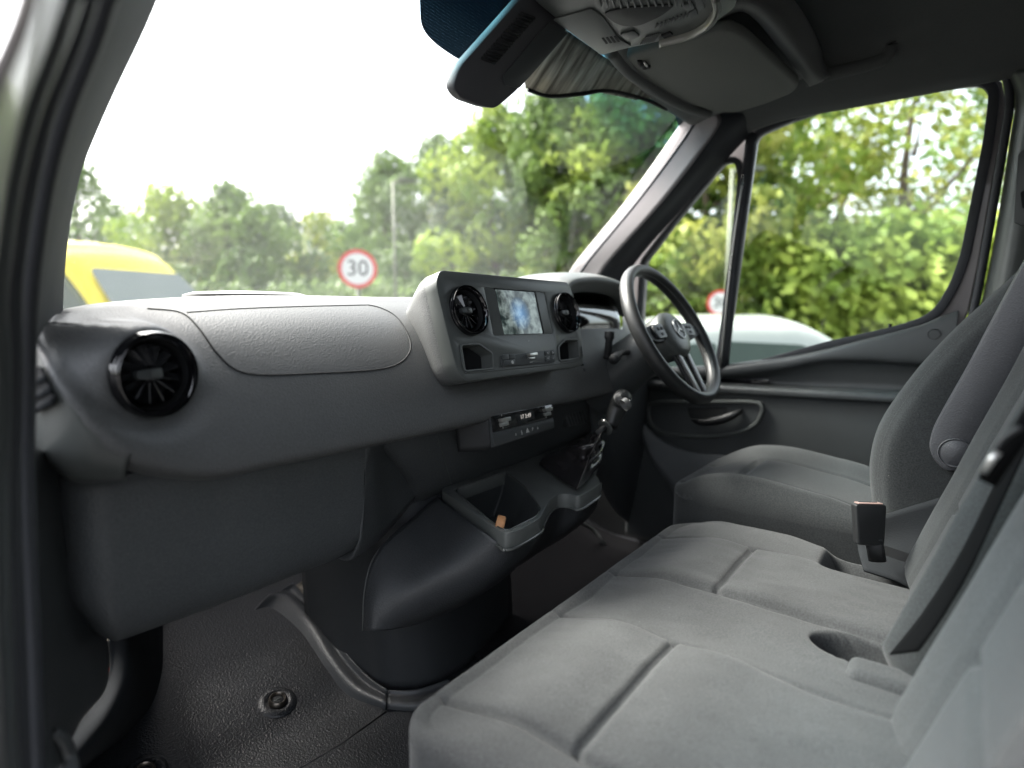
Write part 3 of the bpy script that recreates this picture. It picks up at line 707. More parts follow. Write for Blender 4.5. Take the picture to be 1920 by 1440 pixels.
# cowl behind the face flaring back into the dash
oi = offset_poly(fp, -.002)
sideg = []
cent = Vector((sum(p[0] for p in fp)/len(fp), sum(p[1] for p in fp)/len(fp)))
for c, ex, up_ in ((-.028, 0, 0), (-.036, .0, 0), (-.06, -.010, -.002), (-.10, -.034, -.008), (-.17, -.07, -.03)):
    row = []
    for p in fp:
        q = Vector(p); k = 1+ex/.2
        row.append(MF.pt(cent.x+(q.x-cent.x)*k, cent.y+(q.y-cent.y)*(1+up_/.1), c))
    sideg.append(row)
cw = gridmesh('cowl', sideg, M['dash'], mu, True); edges(cw, 60)
# screen
slabpx('screen_surround', MF, scr, -.0028, -.0012, M['satin'], mu, .0005, .003)
act = [(929, 542), (1001, 548), (1017, 625), (946, 627)]
m, nt, b, o = newmat('screen_tree_reflection')
tc = N(nt, 'ShaderNodeNewGeometry'); L = nt.links.new
mpn = N(nt, 'ShaderNodeVectorMath', operation='SUBTRACT'); L(tc.outputs['Position'], mpn.inputs[0]); c0 = MF.pt(*MF.px(975, 588)); mpn.inputs[1].default_value = c0
ln = N(nt, 'ShaderNodeVectorMath', operation='LENGTH'); L(mpn.outputs[0], ln.inputs[0])
nz = N(nt, 'ShaderNodeTexNoise', Scale=45.0, Detail=5.0, Roughness=.6, Distortion=.3); L(tc.outputs['Position'], nz.inputs['Vector'])  # mottled emission paints the trees' reflection into the screen
crp = N(nt, 'ShaderNodeValToRGB'); L(nz.outputs[0], crp.inputs[0]); e = crp.color_ramp.elements
e[0].position = .42; e[0].color = (.008, .015, .014, 1); e[1].position = .62; e[1].color = (.16, .20, .19, 1)
gl_ = N(nt, 'ShaderNodeMapRange'); L(ln.outputs['Value'], gl_.inputs[0]); gl_.inputs[1].default_value = .0; gl_.inputs[2].default_value = .035; gl_.inputs[3].default_value = 1; gl_.inputs[4].default_value = 0
mxr = N(nt, 'ShaderNodeMix', data_type='RGBA', blend_type='ADD'); L(gl_.outputs[0], mxr.inputs[0]); L(crp.outputs[0], mxr.inputs[6]); mxr.inputs[7].default_value = (.01, .11, .28, 1)
L(mxr.outputs[2], b.inputs['Emission Color']); b.inputs['Emission Strength'].default_value = .22; b.inputs['Base Color'].default_value = (.01, .012, .014, 1); b.inputs['Roughness'].default_value = .06
M['screen'] = m
slabpx('screen', MF, act, -.0012, .0006, M['screen'], mu, .0, .0008)
slabpx('screen_shadow_gap', MF, [(1001, 548), (1004, 548), (1020, 625), (1017, 625)], -.0012, .0008, M['hole'], mu)
slabpx('screen_shadow_gap', MF, [(926, 540.5), (1004, 546.5), (1004, 548.5), (928, 542.8)], -.0012, .0009, M['hole'], mu)
for (a, b_), s in ((v2, -1), (v3, 1)):
    vent(MF.moved(a, b_, .002), .0455, mu, (.05, .05))
# button strip under the screen
strip_ = [(936, 668), (1036, 656), (1038, 680), (939, 689)]
slabpx('button_bar', MF, strip_, 0, .0035, M['soft'], mu, .001, .002)
for q in ([(938, 666.5), (950, 665), (951, 674.5), (939, 675.5)], [(951, 665), (962, 664), (963, 673.5), (952, 674.5)], [(940, 677), (962, 674.6), (963, 685), (941, 687)], [(1018, 659), (1028, 658), (1029, 667), (1019, 668)], [(1029, 658), (1036, 657), (1037, 666), (1030, 667)], [(1019, 669.5), (1028, 668.5), (1029, 678), (1020, 679)], [(1029, 668.3), (1037, 667.5), (1038, 677), (1030, 678)]):
    slabpx('button', MF, q, .0035, .0052, M['soft'], mu, .0006, .001)
slabpx('toggle_switch', MF, [(984, 664.5), (999, 662.5), (1000, 668), (986, 670)], .0035, .012, M['silver'], mu, .001, .001)
slabpx('toggle_switch', MF, [(986, 671.5), (998, 670), (999, 674), (987, 675)], .0035, .007, M['silver'], mu, .0008, .001)
for q, s in (((957, 681), '\u25cf'), ((992, 680.5), '\u2022\u2022\u2022'), ((1023, 662.5), '\u00ab'), ((1032.5, 661.5), '\u00bb'), ((1023.5, 673), '\u2022'), ((1033, 672), '-'), ((988, 643), "'")):
    a, b = MF.px(*q); text('symbol', MF, s, .009, M['mark'], mu, a, b, .0054)
tube('base_bead', [MF.pt(*MF.px(*q), .001) for q in ((872, 700), (925, 695), (1040, 683), (1088, 674), (1090, 650))], .0012, M['satin'], mu, n=6, smooth_n=20)

# ================================================================== CLIMATE PANEL
cp = T('climate_panel', (.95, .76, 1.30), 'gloss black climate control panel with two chrome toggles below the dash', 'control panel')
CF = Fr((.95, .708, 1.33), (1, 0, 0), (0, .18, 1))
cfa = [(919, 779), (1034, 757), (1038, 803), (922, 838)]
slabpx('housing', CF, [(917, 780), (1035, 756), (1039, 804), (921, 841)], -.09, 0, M['dashdark'], cp, .003, .006)
gd = [[CF.pt(*CF.px(917, 781), 0), CF.pt(*CF.px(921, 840), 0)], [CF.pt(CF.px(917, 781)[0]-.012, CF.px(917, 781)[1], -.02), CF.pt(CF.px(921, 840)[0]-.01, CF.px(921, 840)[1]-.004, -.02)], [CF.pt(CF.px(917, 781)[0]-.035, CF.px(917, 781)[1]-.004, -.06), CF.pt(CF.px(921, 840)[0]-.03, CF.px(921, 840)[1]+.0, -.06)]]
sheet('flared_side', gd, M['matblack'], cp, 12, 6, .003)
slabpx('display_panel', CF, [(920, 780), (1034, 758), (1036, 783), (923, 811)], .0, .002, M['black'], cp, .0008, .003)
slabpx('button_panel', CF, [(923, 813), (1036, 785), (1038, 802), (923, 836)], .0, .003, M['soft'], cp, .001, .003)
slabpx('display_window', CF, [(966, 776), (999, 769), (1001, 785), (968, 793)], .002, .0024, M['matblack'], cp, 0, .002)
for q in ([(932, 786), (949, 782), (950, 789), (934, 793)], [(1015, 767), (1028, 764), (1029, 770), (1017, 773)]):
    slabpx('toggle_switch', CF, q, .002, .012, M['silver'], cp, .0015, .001)
    slabpx('toggle_base', CF, [(u+1.5, v+8) for u, v in q], .002, .005, M['silver'], cp, .001, .001)
a, b = CF.px(984, 780.5); text('display_digits', CF, '17 3:49', .0125, M['litwhite'], cp, a, b, .0025)
for q, s in (((965, 814), 'a'), ((976, 810.5), '\u00a7'), ((987, 807.5), '\u25b2'), ((996.5, 805), 'P'), ((1006, 802), 'a')):
    a, b = CF.px(*q); text('symbol', CF, s, .010 if s != '\u25b2' else .013, M['mark'], cp, a, b, .0032)
for q in ((939, 779), (941.5, 802), (1020.5, 760), (1022.5, 782)):
    a, b = CF.px(*q); boxp('marker', CF, a-.0006, a+.0006, b-.0018, b+.0018, .002, .0025, M['mark'], cp)
# ribbed blanking block to the right
rb = T('switch_blank', (1.2, .8, 1.3), 'ribbed black blanking block in panel right of climate controls', 'switch block')
RF = Fr(P(1076, 785, Y=.815), (1, 0, 0), (0, .25, 1))
slabpx('block', RF, [(1054, 777), (1090, 768), (1097, 794), (1063, 801)], -.01, .008, M['soft'], rb, .002, .003)
for k in range(6):
    t = (k+.5)/6; u0, v0 = 1056+34*t, 777-8*t; u1, v1 = 1064+32*t, 799-7*t
    tube('rib', [RF.pt(*RF.px(u0, v0), .008), RF.pt(*RF.px(u1, v1), .008)], .0022, M['matblack'], rb, n=8)

# ================================================================== CONSOLE TRAY
ct = T('console_tray', (.95, .72, .8), 'dark centre console with open square storage tray and gearstick plinth', 'console')
TF = Fr((.95, .7, 1.222), (1, 0, 0), (0, 1, 0))
rim = [(827, 918), (928, 990), (949, 1001), (975, 993), (1014, 970), (1021, 955), (1030, 938), (1046, 926), (1066, 926), (1086, 931), (1110, 918), (1126, 906), (1122, 896), (1112, 886), (1124, 850), (1130, 800), (1106, 800), (847, 905)]
rp_ = rnd([TF.px(*q) for q in rim], .012, 4)
ty = slab('tray_top', TF, rp_, -.030, 0, M['tray'], ct, 0)
well = [(850, 918), (948, 884), (987, 914), (1014, 955), (1006, 968), (952, 995), (936, 990)]
cut(ty, [cutter(TF, well, -.2, .02, .006)]); bev(ty, .004, 3, 50); edges(ty, 38)
tube('lip_highlight_bead', [TF.pt(*TF.px(*q), -.029) for q in rim[:13]], .003, M['edge'], ct, n=8, smooth_n=90)  # glossy beads added to draw a highlight line along rim and well
tube('well_highlight_bead', [TF.pt(*TF.px(*q), .0) for q in rnd(well, 14, 4)], .0016, M['edge'], ct, n=6, closed=True)
wl = rnd([TF.px(*q) for q in well], .006, 3); n_ = len(wl); cen = Vector((sum(p[0] for p in wl)/n_, sum(p[1] for p in wl)/n_))
g = [[TF.pt(cen.x+(p[0]-cen.x)*k, cen.y+(p[1]-cen.y)*k+dy, c) for p in wl] for k, c, dy in ((1.002, -.004, 0), (.95, -.05, .012), (.86, -.10, .035), (.82, -.108, .037))]
wo_ = gridmesh('tray_well', g, M['soft'], ct, True)
slab('tray_floor', TF, [(cen.x+(p[0]-cen.x)*.84, cen.y+(p[1]-cen.y)*.84+.036) for p in wl], -.112, -.104, M['soft'], ct)
# body
rimp = lambda u, v: P(u, v, Z=1.193)
cols = []
ex_ = (.75, .85, 1.2, 1.6, 1.6, 1.5, 1.4, 1.4, 1.4, 1.4, 1.4)
for l_ in (((818, 931, .868), (775, 970, .86), (730, 1008, .85), (698, 1050, .845), (683, 1110, .835), (680, 1182, .83)),
           ((850, 955, .79), (812, 1000, .79), (770, 1045, .79), (730, 1092, .795), (706, 1140, .80), (700, 1183, .80)),
           ((900, 993, .665), (862, 1038, .69), (822, 1080, .715), (782, 1120, .745), (752, 1155, .77), (740, 1180, .785))):
    cols.append([P(u, v, Y=y) for u, v, y in l_])
for e_, (a, b, y) in zip(ex_[3:], (((949, 1021), (800, 1165), .78), ((1000, 1000), (860, 1138), .785), ((1020, 978), (905, 1105), .80), ((1036, 957), (945, 1078), .82), ((1060, 944), (985, 1053), .83), ((1090, 950), (1025, 1025), .84), ((1122, 930), (1070, 990), .87), ((1129, 905), (1090, 975), .92))):
    p, q = rimp(*a), P(*b, Y=y)
    cols.append([Vector((p.x+(q.x-p.x)*t**e_, p.y+(q.y-p.y)*t**max(1, e_), p.z+(q.z-p.z)*t)) for t in (0, .2, .4, .6, .8, 1)])
cbo = sheet('console_body', cols, M['body'], ct, 60, 40, .004, off=1)
# lower column
low = [(575, 1160, 1.02), (640, 1230, .93), (690, 1275, .88), (725, 1292, .855), (770, 1292, .845), (830, 1275, .85), (900, 1225, .88), (960, 1160, .95)]
r_b = [PF(u, v) for u, v, y in low]
for p in r_b: p.z = fz(p.y)-.01
lowt = [(585, 1070, 1.02), (645, 1110, .93), (682, 1140, .87), (720, 1130, .84), (780, 1110, .83), (840, 1080, .835), (900, 1040, .85), (960, 990, .9)]
r_t = [Vector((b.x+.0, b.y+.03, 1.20)) for b in r_b]
r_m = [(a+b)/2+Vector((-.004, -.006, 0)) for a, b in zip(r_b, r_t)]
lc = sheet('lower_column', [[p+Vector((0, .10, .12)) for p in r_t], r_t, r_m, r_b], M['column'], ct, 20, 50, .004)
tube('column_seam', [p+Vector((0, 0, 0)) for p in cols[0][2:]], .0013, M['satin'], ct, n=6, smooth_n=16)
# moulded tunnel edging on the floor
te = T('floor_edging', (.78, 1.1, .79), 'curved satin black edging strip sweeping round the console foot', 'floor trim')
o_ = [(470, 1150), (505, 1145), (560, 1187), (605, 1250), (650, 1305), (722, 1333)]
m1 = [(500, 1118), (535, 1120), (583, 1170), (622, 1235), (668, 1288), (724, 1318)]
m2 = [(520, 1110), (548, 1112), (600, 1168), (636, 1228), (680, 1278), (725, 1305)]
i_ = [(545, 1095), (562, 1100), (612, 1160), (648, 1222), (690, 1268), (726, 1294)]
hgt = (0.0, .018, .010, .03)
sheet('edge_moulding', [[PF(u, v, h) for u, v in ln_] for ln_, h in ((o_, -.004), (m1, .016), (m2, .008), (i_, .022))], M['body'], te, 20, 50, .003)
sheet('edge_moulding', [[PF(u, v, h) for u, v in ln_] for ln_, h in (([(727, 1333), (790, 1334), (860, 1310)], -.004), ([(727, 1318), (790, 1318), (860, 1295)], .014), ([(727, 1305), (785, 1305), (850, 1283)], .006), ([(727, 1294), (780, 1293), (840, 1274)], .014))], M['body'], te, 14, 20, .003)
tube('mat_seam', [PF(*q, .001) for q in ((724, 1334), (640, 1395), (545, 1450))], .0016, M['groove'], te, n=6)
rows = [[PF(555, 1098, .03), PF(590, 1140, .03)], [PF(575, 1085, .04), PF(600, 1130, .04)]]
sheet('bare_metal_patch', rows, M['concrete'], te, 6, 6, .003)
# floor eyelets
def eyelet(u, v, label):
    c = PF(u, v, .0); f = Fr(c, (1, 0, 0), (0, 1, .3 if c.y > 1 else 0)); q_ = .74
    t = T('floor_eyelet', c, label, 'floor fixing', 'round tie-down fixings in the floor mat')
    lathe('dished_ring', f, [(a_*q_, b_*q_) for a_, b_ in [(.052, -.001), (.044, .006), (.034, .007), (.028, .004)]], M['mat'], t, 40)
    lathe('metal_ring', f, [(a_*q_, b_*q_) for a_, b_ in [(.024, .0), (.0235, .013), (.020, .016), (.0165, .013), (.0165, .0)]], M['worn'], t, 36)
    lathe('bolt_head', f, [(a_*q_, b_*q_) for a_, b_ in [(.0165, .001), (.0155, .009), (.008, .010), (.0, .010)]], M['matblack'], t, 24)
    boxp('bolt_slot', f, -.007, .007, -.001, .001, .0075, .0082, M['satin'], t)
eyelet(520, 1316, 'round metal ringed floor fixing in the middle of the mat')
eyelet(270, 1452, 'round floor fixing cut off by the bottom edge of picture')
# driver footwell details
df_ = T('footwell_pipe', (1.3, 1.0, .95), 'pair of thin curved trim edges in the dark driver footwell', 'trim')
tube('curved_edge', [P(1078, 975, Y=1.02), P(1110, 992, Y=.99), P(1130, 1015, Y=.95), P(1150, 1045, Y=.92)], .006, M['satin'], df_, smooth_n=20)
tube('curved_edge', [P(1145, 978, Y=1.02), P(1165, 1000, Y=.98), P(1185, 1022, Y=.95)], .005, M['satin'], df_, smooth_n=14)
tube('curved_edge', [P(1152, 830, Y=.86), P(1155, 900, Y=.88), P(1155, 945, Y=.9), P(1185, 990, Y=.93)], .004, M['satin'], df_, smooth_n=20)
sw6 = boxp('footwell_side', Fr((1.90, 0, 0), (0, 1, 0), (0, 0, 1)), .72, 1.64, .6, 1.36, 0, .03, M['matblack']); setp(sw6, kind='structure')
fm = T('footwell_shade', (1.4, .8, .785), 'added black sheet painting shade in the driver footwell beyond the console', 'painted shade')  # black sheet added to deepen the shade in this footwell
sheet('shade_sheet', [[Vector((x, y, fz(y)+.012)) for x in (.98, 1.2, 1.5, 1.85)] for y in (.2, .6, .95, 1.2, 1.5)]+[[Vector((x, 1.58, 1.2)) for x in (.98, 1.2, 1.5, 1.85)]], surf('footwell_shade_black', (.006, .006, .007), .9, spec=.1, bump=.5, bscale=200), fm, 30, 10, .006)
# tan object in the tray
wb = bpy.data.objects
WF = Fr(P(938, 982, Y=.640)+Vector((0, 0, 0)), Vector((.8, .5, .2)), (0, -.3, 1))
tw = slab('wooden_wedge', WF, rnd([(-.018, -.03), (.018, -.03), (.019, .004), (.010, .012), (-.010, .013), (-.018, .004)], .006), -.008, .008, M['wood'], None, .003)
setp(tw, 'small tan wooden wedge standing in the storage tray corner', 'wood block')

# ================================================================== GEAR STICK
gs = T('gear_stick', P(1070, 890, Y=.68), 'gear stick with leather gaiter and black knob with silver cap', 'gear stick')
# plinth (on the tray), gaiter by rings
base_uv = [(1006, 872), (1045, 850), (1098, 838), (1130, 855), (1122, 880), (1088, 918), (1075, 917), (1040, 895)]
def ringpts(uv, Y=None, Z=None, n=40):
    pts = [P(u, v, Y=Y) if Y else P(u, v, Z=Z) for u, v in uv]
    return curve(pts+[pts[0]], n+1)[:-1]
bc = P(1068, 880, Z=1.235)
tc_ = P(1126, 808, Y=.655)
ax = (tc_-bc)
rings = []
gn = 44
base = ringpts(base_uv, Z=1.232, n=gn)
nrg = 22
for i in range(nrg):
    t = i/(nrg-1); row = []
    k = (1-t)**1.25
    for j, p in enumerate(base):
        d = p-bc; th = 2*math.pi*j/gn
        rr = .86*k+.10
        q = bc+ax*t+Vector((d.x*rr, d.y*rr, 0))
        fold = math.sin(min(1, t+.08)*math.pi)*(.015*math.sin(3*th+t*7)+.010*math.sin(t*15+2*th)+.005*math.sin(5*th-t*11))
        dd = Vector((d.x, d.y, 0)); dd = dd.normalized() if dd.length > 1e-6 else dd
        row.append(q+dd*fold+Vector((0, 0, fold*.4)))
    rings.append(row)
ga = gridmesh('gaiter', rings, M['leather'], gs, True)
sm = ga.modifiers.new('ss', 'SUBSURF'); sm.levels = 1; sm.render_levels = 1
for j0 in (8, 30):
    pts = [rings[i][j0]+(rings[i][j0]-(bc+ax*(i/(nrg-1)))).normalized()*.0012 for i in range(nrg)]
    for k in range(0, nrg-1):
        a, b = pts[k], pts[k+1]
        for s in (0, .5):
            tube('stitch', [a+(b-a)*(s+.05), a+(b-a)*(s+.32)], .0006, M['thread'], gs, n=5)
s0, s1 = tc_, P(1146, 792, Y=.645)
tube('shaft', [s0-(s1-s0)*.4, s1], .008, M['matblack'], gs, n=14)
cfx = Fr((s0+s1)/2+Vector((0, 0, .0)), (1, 0, 0), (0, 1, 0)); axn = (s1-s0).normalized()
GF = Fr((s0*.55+s1*.45), axn.orthogonal(), axn.cross(axn.orthogonal()))
if GF.n.dot(axn) < 0: GF = Fr(GF.O, GF.x, -GF.y)
lathe('collar', GF, [(.010, -.004), (.020, -.002), (.021, .001), (.019, .003), (.010, .003)], M['edge'], gs, 28)
kb = [P(1146, 800, Y=.645), P(1152, 780, Y=.645), P(1160, 762, Y=.640), P(1167, 748, Y=.63), P(1172, 742, Y=.62)]
tube('knob', kb, lambda t: .0145+.0085*math.sin(min(1, t*1.05)*math.pi*.72) - (.012*max(0, t-.82)/.18), M['wheel'], gs, n=20, smooth_n=24, flat=(1.0, 1.15, (0, 1, 0)))
KF2 = Fr(P(1176, 755, Y=.615), Vector((.55, .35, -.9)), Vector((.2, .9, .45)))
kn_n = Vector((.75, -.45, .45)).normalized(); xx = kn_n.orthogonal().normalized(); KF2 = Fr(P(1177, 755, Y=.605), xx, kn_n.cross(xx))
lathe('knob_cap', KF2, [(.0145, -.012), (.0145, -.002), (.0128, .001), (.0115, .0005), (.0, .002)], M['grey_metal'], gs, 28)
tube('cap_pin', [KF2.pt(0, .006, 0), KF2.pt(0, .006, .009)], .0012, M['chrome'], gs, n=6)

# ================================================================== STEERING WHEEL
sw_ = T('steering_wheel', (1.43, .6, 1.545), 'black three-spoke steering wheel with round emblem on the hub', 'steering wheel')
WFr = Fr((1.43, .592, 1.548), (1, 0, 0), (0, .50, .866))
RW = .183
def wr(t):   # slight flat at the bottom
    a = 2*math.pi*t; return RW
pts = [WFr.pt(RW*math.cos(2*math.pi*k/72), RW*math.sin(2*math.pi*k/72)*(1.0 if math.sin(2*math.pi*k/72) > -.86 else 1.0), 0) for k in range(72)]
v = []; f = []; n = 20
for i, p in enumerate(pts):
    d = (p-WFr.O).normalized()
    for k in range(n):
        a = 2*math.pi*k/n; v.append(p+d*math.cos(a)*.0145+WFr.n*math.sin(a)*.0185)
for i in range(72):
    for k in range(n): f.append((i*n+k, ((i+1) % 72)*n+k, ((i+1) % 72)*n+(k+1) % n, i*n+(k+1) % n))
mk('rim', v, f, M['wheel'], sw_)
lathe('rim_seam', WFr, [(RW-.0140, .0035), (RW-.0150, .0045), (RW-.0140, .0055)], M['satin'], sw_, 72)
# hub pad
hb = []
for r, h in ((.0, .020), (.03, .0195), (.052, .016), (.064, .009), (.069, -.002), (.066, -.03), (.060, -.06), (.05, -.075)):
    hb.append([WFr.pt(r*1.05*math.cos(2*math.pi*k/48), r*.92*math.sin(2*math.pi*k/48)-.006, h) for k in range(48)])
hbo = gridmesh('hub_pad', hb, M['satin'], sw_, True)
lathe('emblem_ring', WFr, [(.0235, .020), (.0245, .0232), (.027, .0232), (.028, .020)], M['grey_metal'], sw_, 48)
lathe('emblem_disc', WFr, [(.0238, .0205), (.0, .0212)], M['soft'], sw_, 32)
star = []
for k in range(6):
    t = rad(90+60*k); r = .0242 if k % 2 == 0 else .0038; star.append((r*math.cos(t), r*math.sin(t)))
slab('emblem_star', WFr, star, .021, .0235, M['grey_metal'], sw_, .0006)
def spoke(pl_, c0, c1, mat, nm, b=.003): return slab(nm, WFr, pl_, c0, c1, mat, sw_, b)
for s in (-1, 1):
    spoke(rnd([(s*.055, -.020), (s*.055, .026), (s*.10, .024), (s*.172, .012), (s*.172, -.012), (s*.11, -.024)], .008), -.012, .004, M['matblack'], 'side_spoke')
    spoke(rnd([(s*.066, -.016), (s*.066, .022), (s*.118, .018), (s*.124, .0), (s*.115, -.018)], .006), .004, .012, M['soft'], 'switch_pod', .002)
    for q in ((.080, .008), (.100, .007), (.090, -.007)):
        boxp('switch', WFr, s*q[0]-.006, s*q[0]+.006, q[1]-.004, q[1]+.004, .012, .014, M['matblack'], sw_, .001)
spoke(rnd([(-.040, -.055), (.040, -.055), (.028, -.176), (-.028, -.176)], .006), -.014, -.004, M['matblack'], 'lower_spoke')
for s in (-1, 1):
    spoke(rnd([(s*.034, -.062), (s*.020, -.066), (s*.013, -.168), (s*.026, -.172)], .004), -.004, .004, M['grey_metal'], 'spoke_trim', .002)
# column shroud + stalks
sc_ = T('steering_column', (1.43, .7, 1.5), 'dark steering column shroud with a stalk lever behind the wheel', 'steering column')
ax2 = WFr.n*-1
g = []
for c, r, dz in ((.035, .052, 0), (.06, .066, -.004), (.10, .074, -.01), (.16, .082, -.02), (.26, .10, -.03)):
    g.append([WFr.O+ax2*c+WFr.x*(r*math.cos(2*math.pi*k/36))+WFr.y*(r*.85*math.sin(2*math.pi*k/36)+dz) for k in range(36)])
gridmesh('shroud', g, M['soft'], sc_, True)
tube('stalk', [WFr.O+ax2*.10+WFr.x*-.06, WFr.O+ax2*.09+WFr.x*-.13+WFr.y*-.005, WFr.O+ax2*.085+WFr.x*-.19+WFr.y*-.02], lambda t: .007+.005*sstep(.55, .8, t), M['matblack'], sc_, n=12, smooth_n=20)
tube('stalk', [WFr.O+ax2*.10+WFr.x*.06, WFr.O+ax2*.09+WFr.x*.15], .008, M['matblack'], sc_, n=12)
tube('stalk_knob', [P(1143, 622, Y=.69), P(1142, 640, Y=.69), P(1138, 672, Y=.70)], lambda t: .009+.003*(t < .4), M['matblack'], sc_, n=12, smooth_n=12)

# ================================================================== SEATS
ben = T('passenger_bench', (.76, .2, .8), 'grey cloth double passenger bench with stitched seat panels', 'bench seat')
def cushion_fn(x0, ins_l, ins_r, cross, ytop):
    # a: 0 at rear -> h at front ; here a = x offset, b = y offset
    def fn(a, b):
        x, y = x0+a, b
        z = 0
        inside = sstep(ins_l-.01, ins_l+.02, x)*(1-sstep(ins_r-.02, ins_r+.01, x))
        z += .007*inside*(1-.6*sstep(ytop-.10, ytop, y))
        z += groove(x-ins_l, .0045, .007)*sstep(.0, .05, y); z += groove(x-ins_r, .0045, .007)
        if ins_l < x < ins_r:
            z += groove(y-cross, .0055, .010)+.006*math.exp(-((y-cross-.06)/.04)**2)+.006*math.exp(-((y-cross+.07)/.05)**2)
        z += -.012*sstep(.16, .0, y)*0
        z += .0015*noise.noise(Vector((x*9, y*9, 3)))
        return z
    return fn
def seat_curve(y):   # cushion crown: drops at the very front
    return 0
B0 = -.02
SF1 = Fr((.405, B0, 1.150), (1, 0, 0), (0, 1, 0))
def mkfn(x0, l, r, cr_y, extra=None):
    base_ = cushion_fn(x0, l, r, cr_y-B0, .50)
    def fn(a, b):
        z = base_(a, b)
        y = b+B0
        z += -.025*sstep(.36, .50, y)      # waterfall at the knees
        if extra: z += extra(x0+a, y)
        return z
    return fn
def pocket(x, y):    # buckle pocket between the two places
    d = math.hypot((x-.868)/.040, (y-.07)/.075)
    return -.050*(1-sstep(.75, 1.0, d))
def warpb(x0):
    def w_(a, b, z):
        return a, b, z
    return w_
f1_ = cushion_fn(.405, .475, .735, .284-B0, .50); f2_ = cushion_fn(.405, .915, 1.13, .29-B0, .50)
def bench_fn(a, b):
    x, y = .405+a, b+B0
    z = f1_(a, b)+f2_(a, b)-.025*sstep(.36, .50, y)+pocket(x, y)
    z += -.07*sstep(1.10, 1.16, x)*sstep(.19, .14, y)
    z += .012*sstep(1.11, 1.20, x)*sstep(.17, .26, y)*(1-sstep(.40, .5, y))
    z += -.006*math.exp(-((x-.82)/.05)**2)*sstep(.2, .4, y)
    z += .0022*noise.noise(Vector((x*16, y*10, 1)))+.0012*noise.noise(Vector((x*40, y*22, 5)))
    return z
cu_ = pad('seat_cushion', SF1, .84, .512, .0, .030, bench_fn, M['fabric'], ben, 270, 170, .055, .15)
tube('piping', [Vector((.4085, .10, 1.134)), Vector((.4085, .25, 1.133)), Vector((.4085, .40, 1.124)), Vector((.416, .455, 1.113)), Vector((.435, .478, 1.108)), Vector((.47, .489, 1.106)), Vector((.7, .489, 1.106)), Vector((1.2, .489, 1.108))], .0028, M['fabric'], ben, smooth_n=60)
# fabric tab over the pocket edge
pad('fabric_tab', Fr((.785, .005, 1.152), (1, 0, 0), (0, 1, .1)), .055, .085, 0, .014, lambda a, b: .012*(1-b/.085), M['fabric'], ben, 16, 16, .012, .03)
# bench base
boxp('seat_base', Fr((.43, -.02, .8), (1, 0, 0), (0, 1, 0)), 0, .80, 0, .42, 0, .22, M['matblack'], ben, .01)
# piping along cushion edge (near side)
# backrests
def back(name, x0, x1, y0, z0, h_, lean, fn, mat, parent, side=.12, r=.04, crn=.06):
    f = Fr((x0, y0, z0), (1, 0, 0), (0, -math.sin(lean), math.cos(lean)))   # normal = x cross y -> (0,-cos?,..)
    if f.n.y < 0: 
        f2 = Fr((x1, y0, z0), (-1, 0, 0), (0, -math.sin(lean), math.cos(lean)))
        return pad(name, f2, x1-x0, h_, 0, r, lambda a, b: fn((x1-x0)-a, b), mat, parent, 60, 60, crn, side), f2
    return pad(name, f, x1-x0, h_, 0, r, fn, mat, parent, 60, 60, crn, side), f
def bfn(wd):
    def fn(a, b):
        e = min(a, wd-a)
        z = .020*(1-sstep(.03, .11, e)) + groove(e-.10, .006, .008)
        if e > .10: z += groove(b-.18, .006, .010)
        return z+.0015*noise.noise(Vector((a*9, b*9, 7)))
    return fn
LEAN = rad(18.5)
back('backrest', .36, .765, .030, 1.115, .62, LEAN, bfn(.405), M['fabric'], ben)
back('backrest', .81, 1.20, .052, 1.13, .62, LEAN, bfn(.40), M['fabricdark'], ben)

ds = T('driver_seat', (1.48, .25, .8), 'dark grey cloth driver seat with curved bolsters beside the door', 'seat')
SF3 = Fr((1.295, .03, 1.20), (1, 0, 0), (0, 1, 0))
def fn3(a, b):
    x, y = 1.295+a, .03+b
    z = .020*(sstep(1.38, 1.32, x)+sstep(1.60, 1.68, x))
    z += groove(x-1.385, .006, .008)+groove(x-1.59, .006, .008)
    if 1.385 < x < 1.59: z += groove(y-.40, .006, .012)
    z += -.03*sstep(.42, .56, y)+.02*math.exp(-((y-.36)/.12)**2) - .03*sstep(.22, .05, y)
    return z
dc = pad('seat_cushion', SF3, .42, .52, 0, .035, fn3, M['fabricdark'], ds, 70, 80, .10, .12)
boxp('seat_base', Fr((1.32, .05, .8), (1, 0, 0), (0, 1, 0)), 0, .36, 0, .42, 0, .28, M['matblack'], ds, .01)
# driver backrest: curved side outline, swept across the seat
prof_f = [(1655, 985), (1648, 930), (1646, 880), (1655, 830), (1672, 790), (1700, 748), (1732, 706), (1765, 668), (1810, 622), (1870, 568), (1940, 505), (1990, 460)]
near = [P(u, v, X=1.26) for u, v in prof_f]
sh = lambda pts, dx, dy: [p+Vector((dx, dy, 0)) for p in pts]
rows = [sh(near, .012, -.18), sh(near, .0, -.12), sh(near, -.004, -.03), sh(near, .006, -.004), sh(near, .024, .012), sh(near, .055, .014), sh(near, .09, -.012), sh(near, .20, -.030), sh(near, .31, -.012), sh(near, .35, .012), sh(near, .385, .010), sh(near, .41, -.03), sh(near, .41, -.15)]
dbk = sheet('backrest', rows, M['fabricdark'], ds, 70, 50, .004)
tube('piping', [p+Vector((.002, .001, 0)) for p in sh(near, .006, -.002)], .0022, M['fabric'], ds, smooth_n=50)
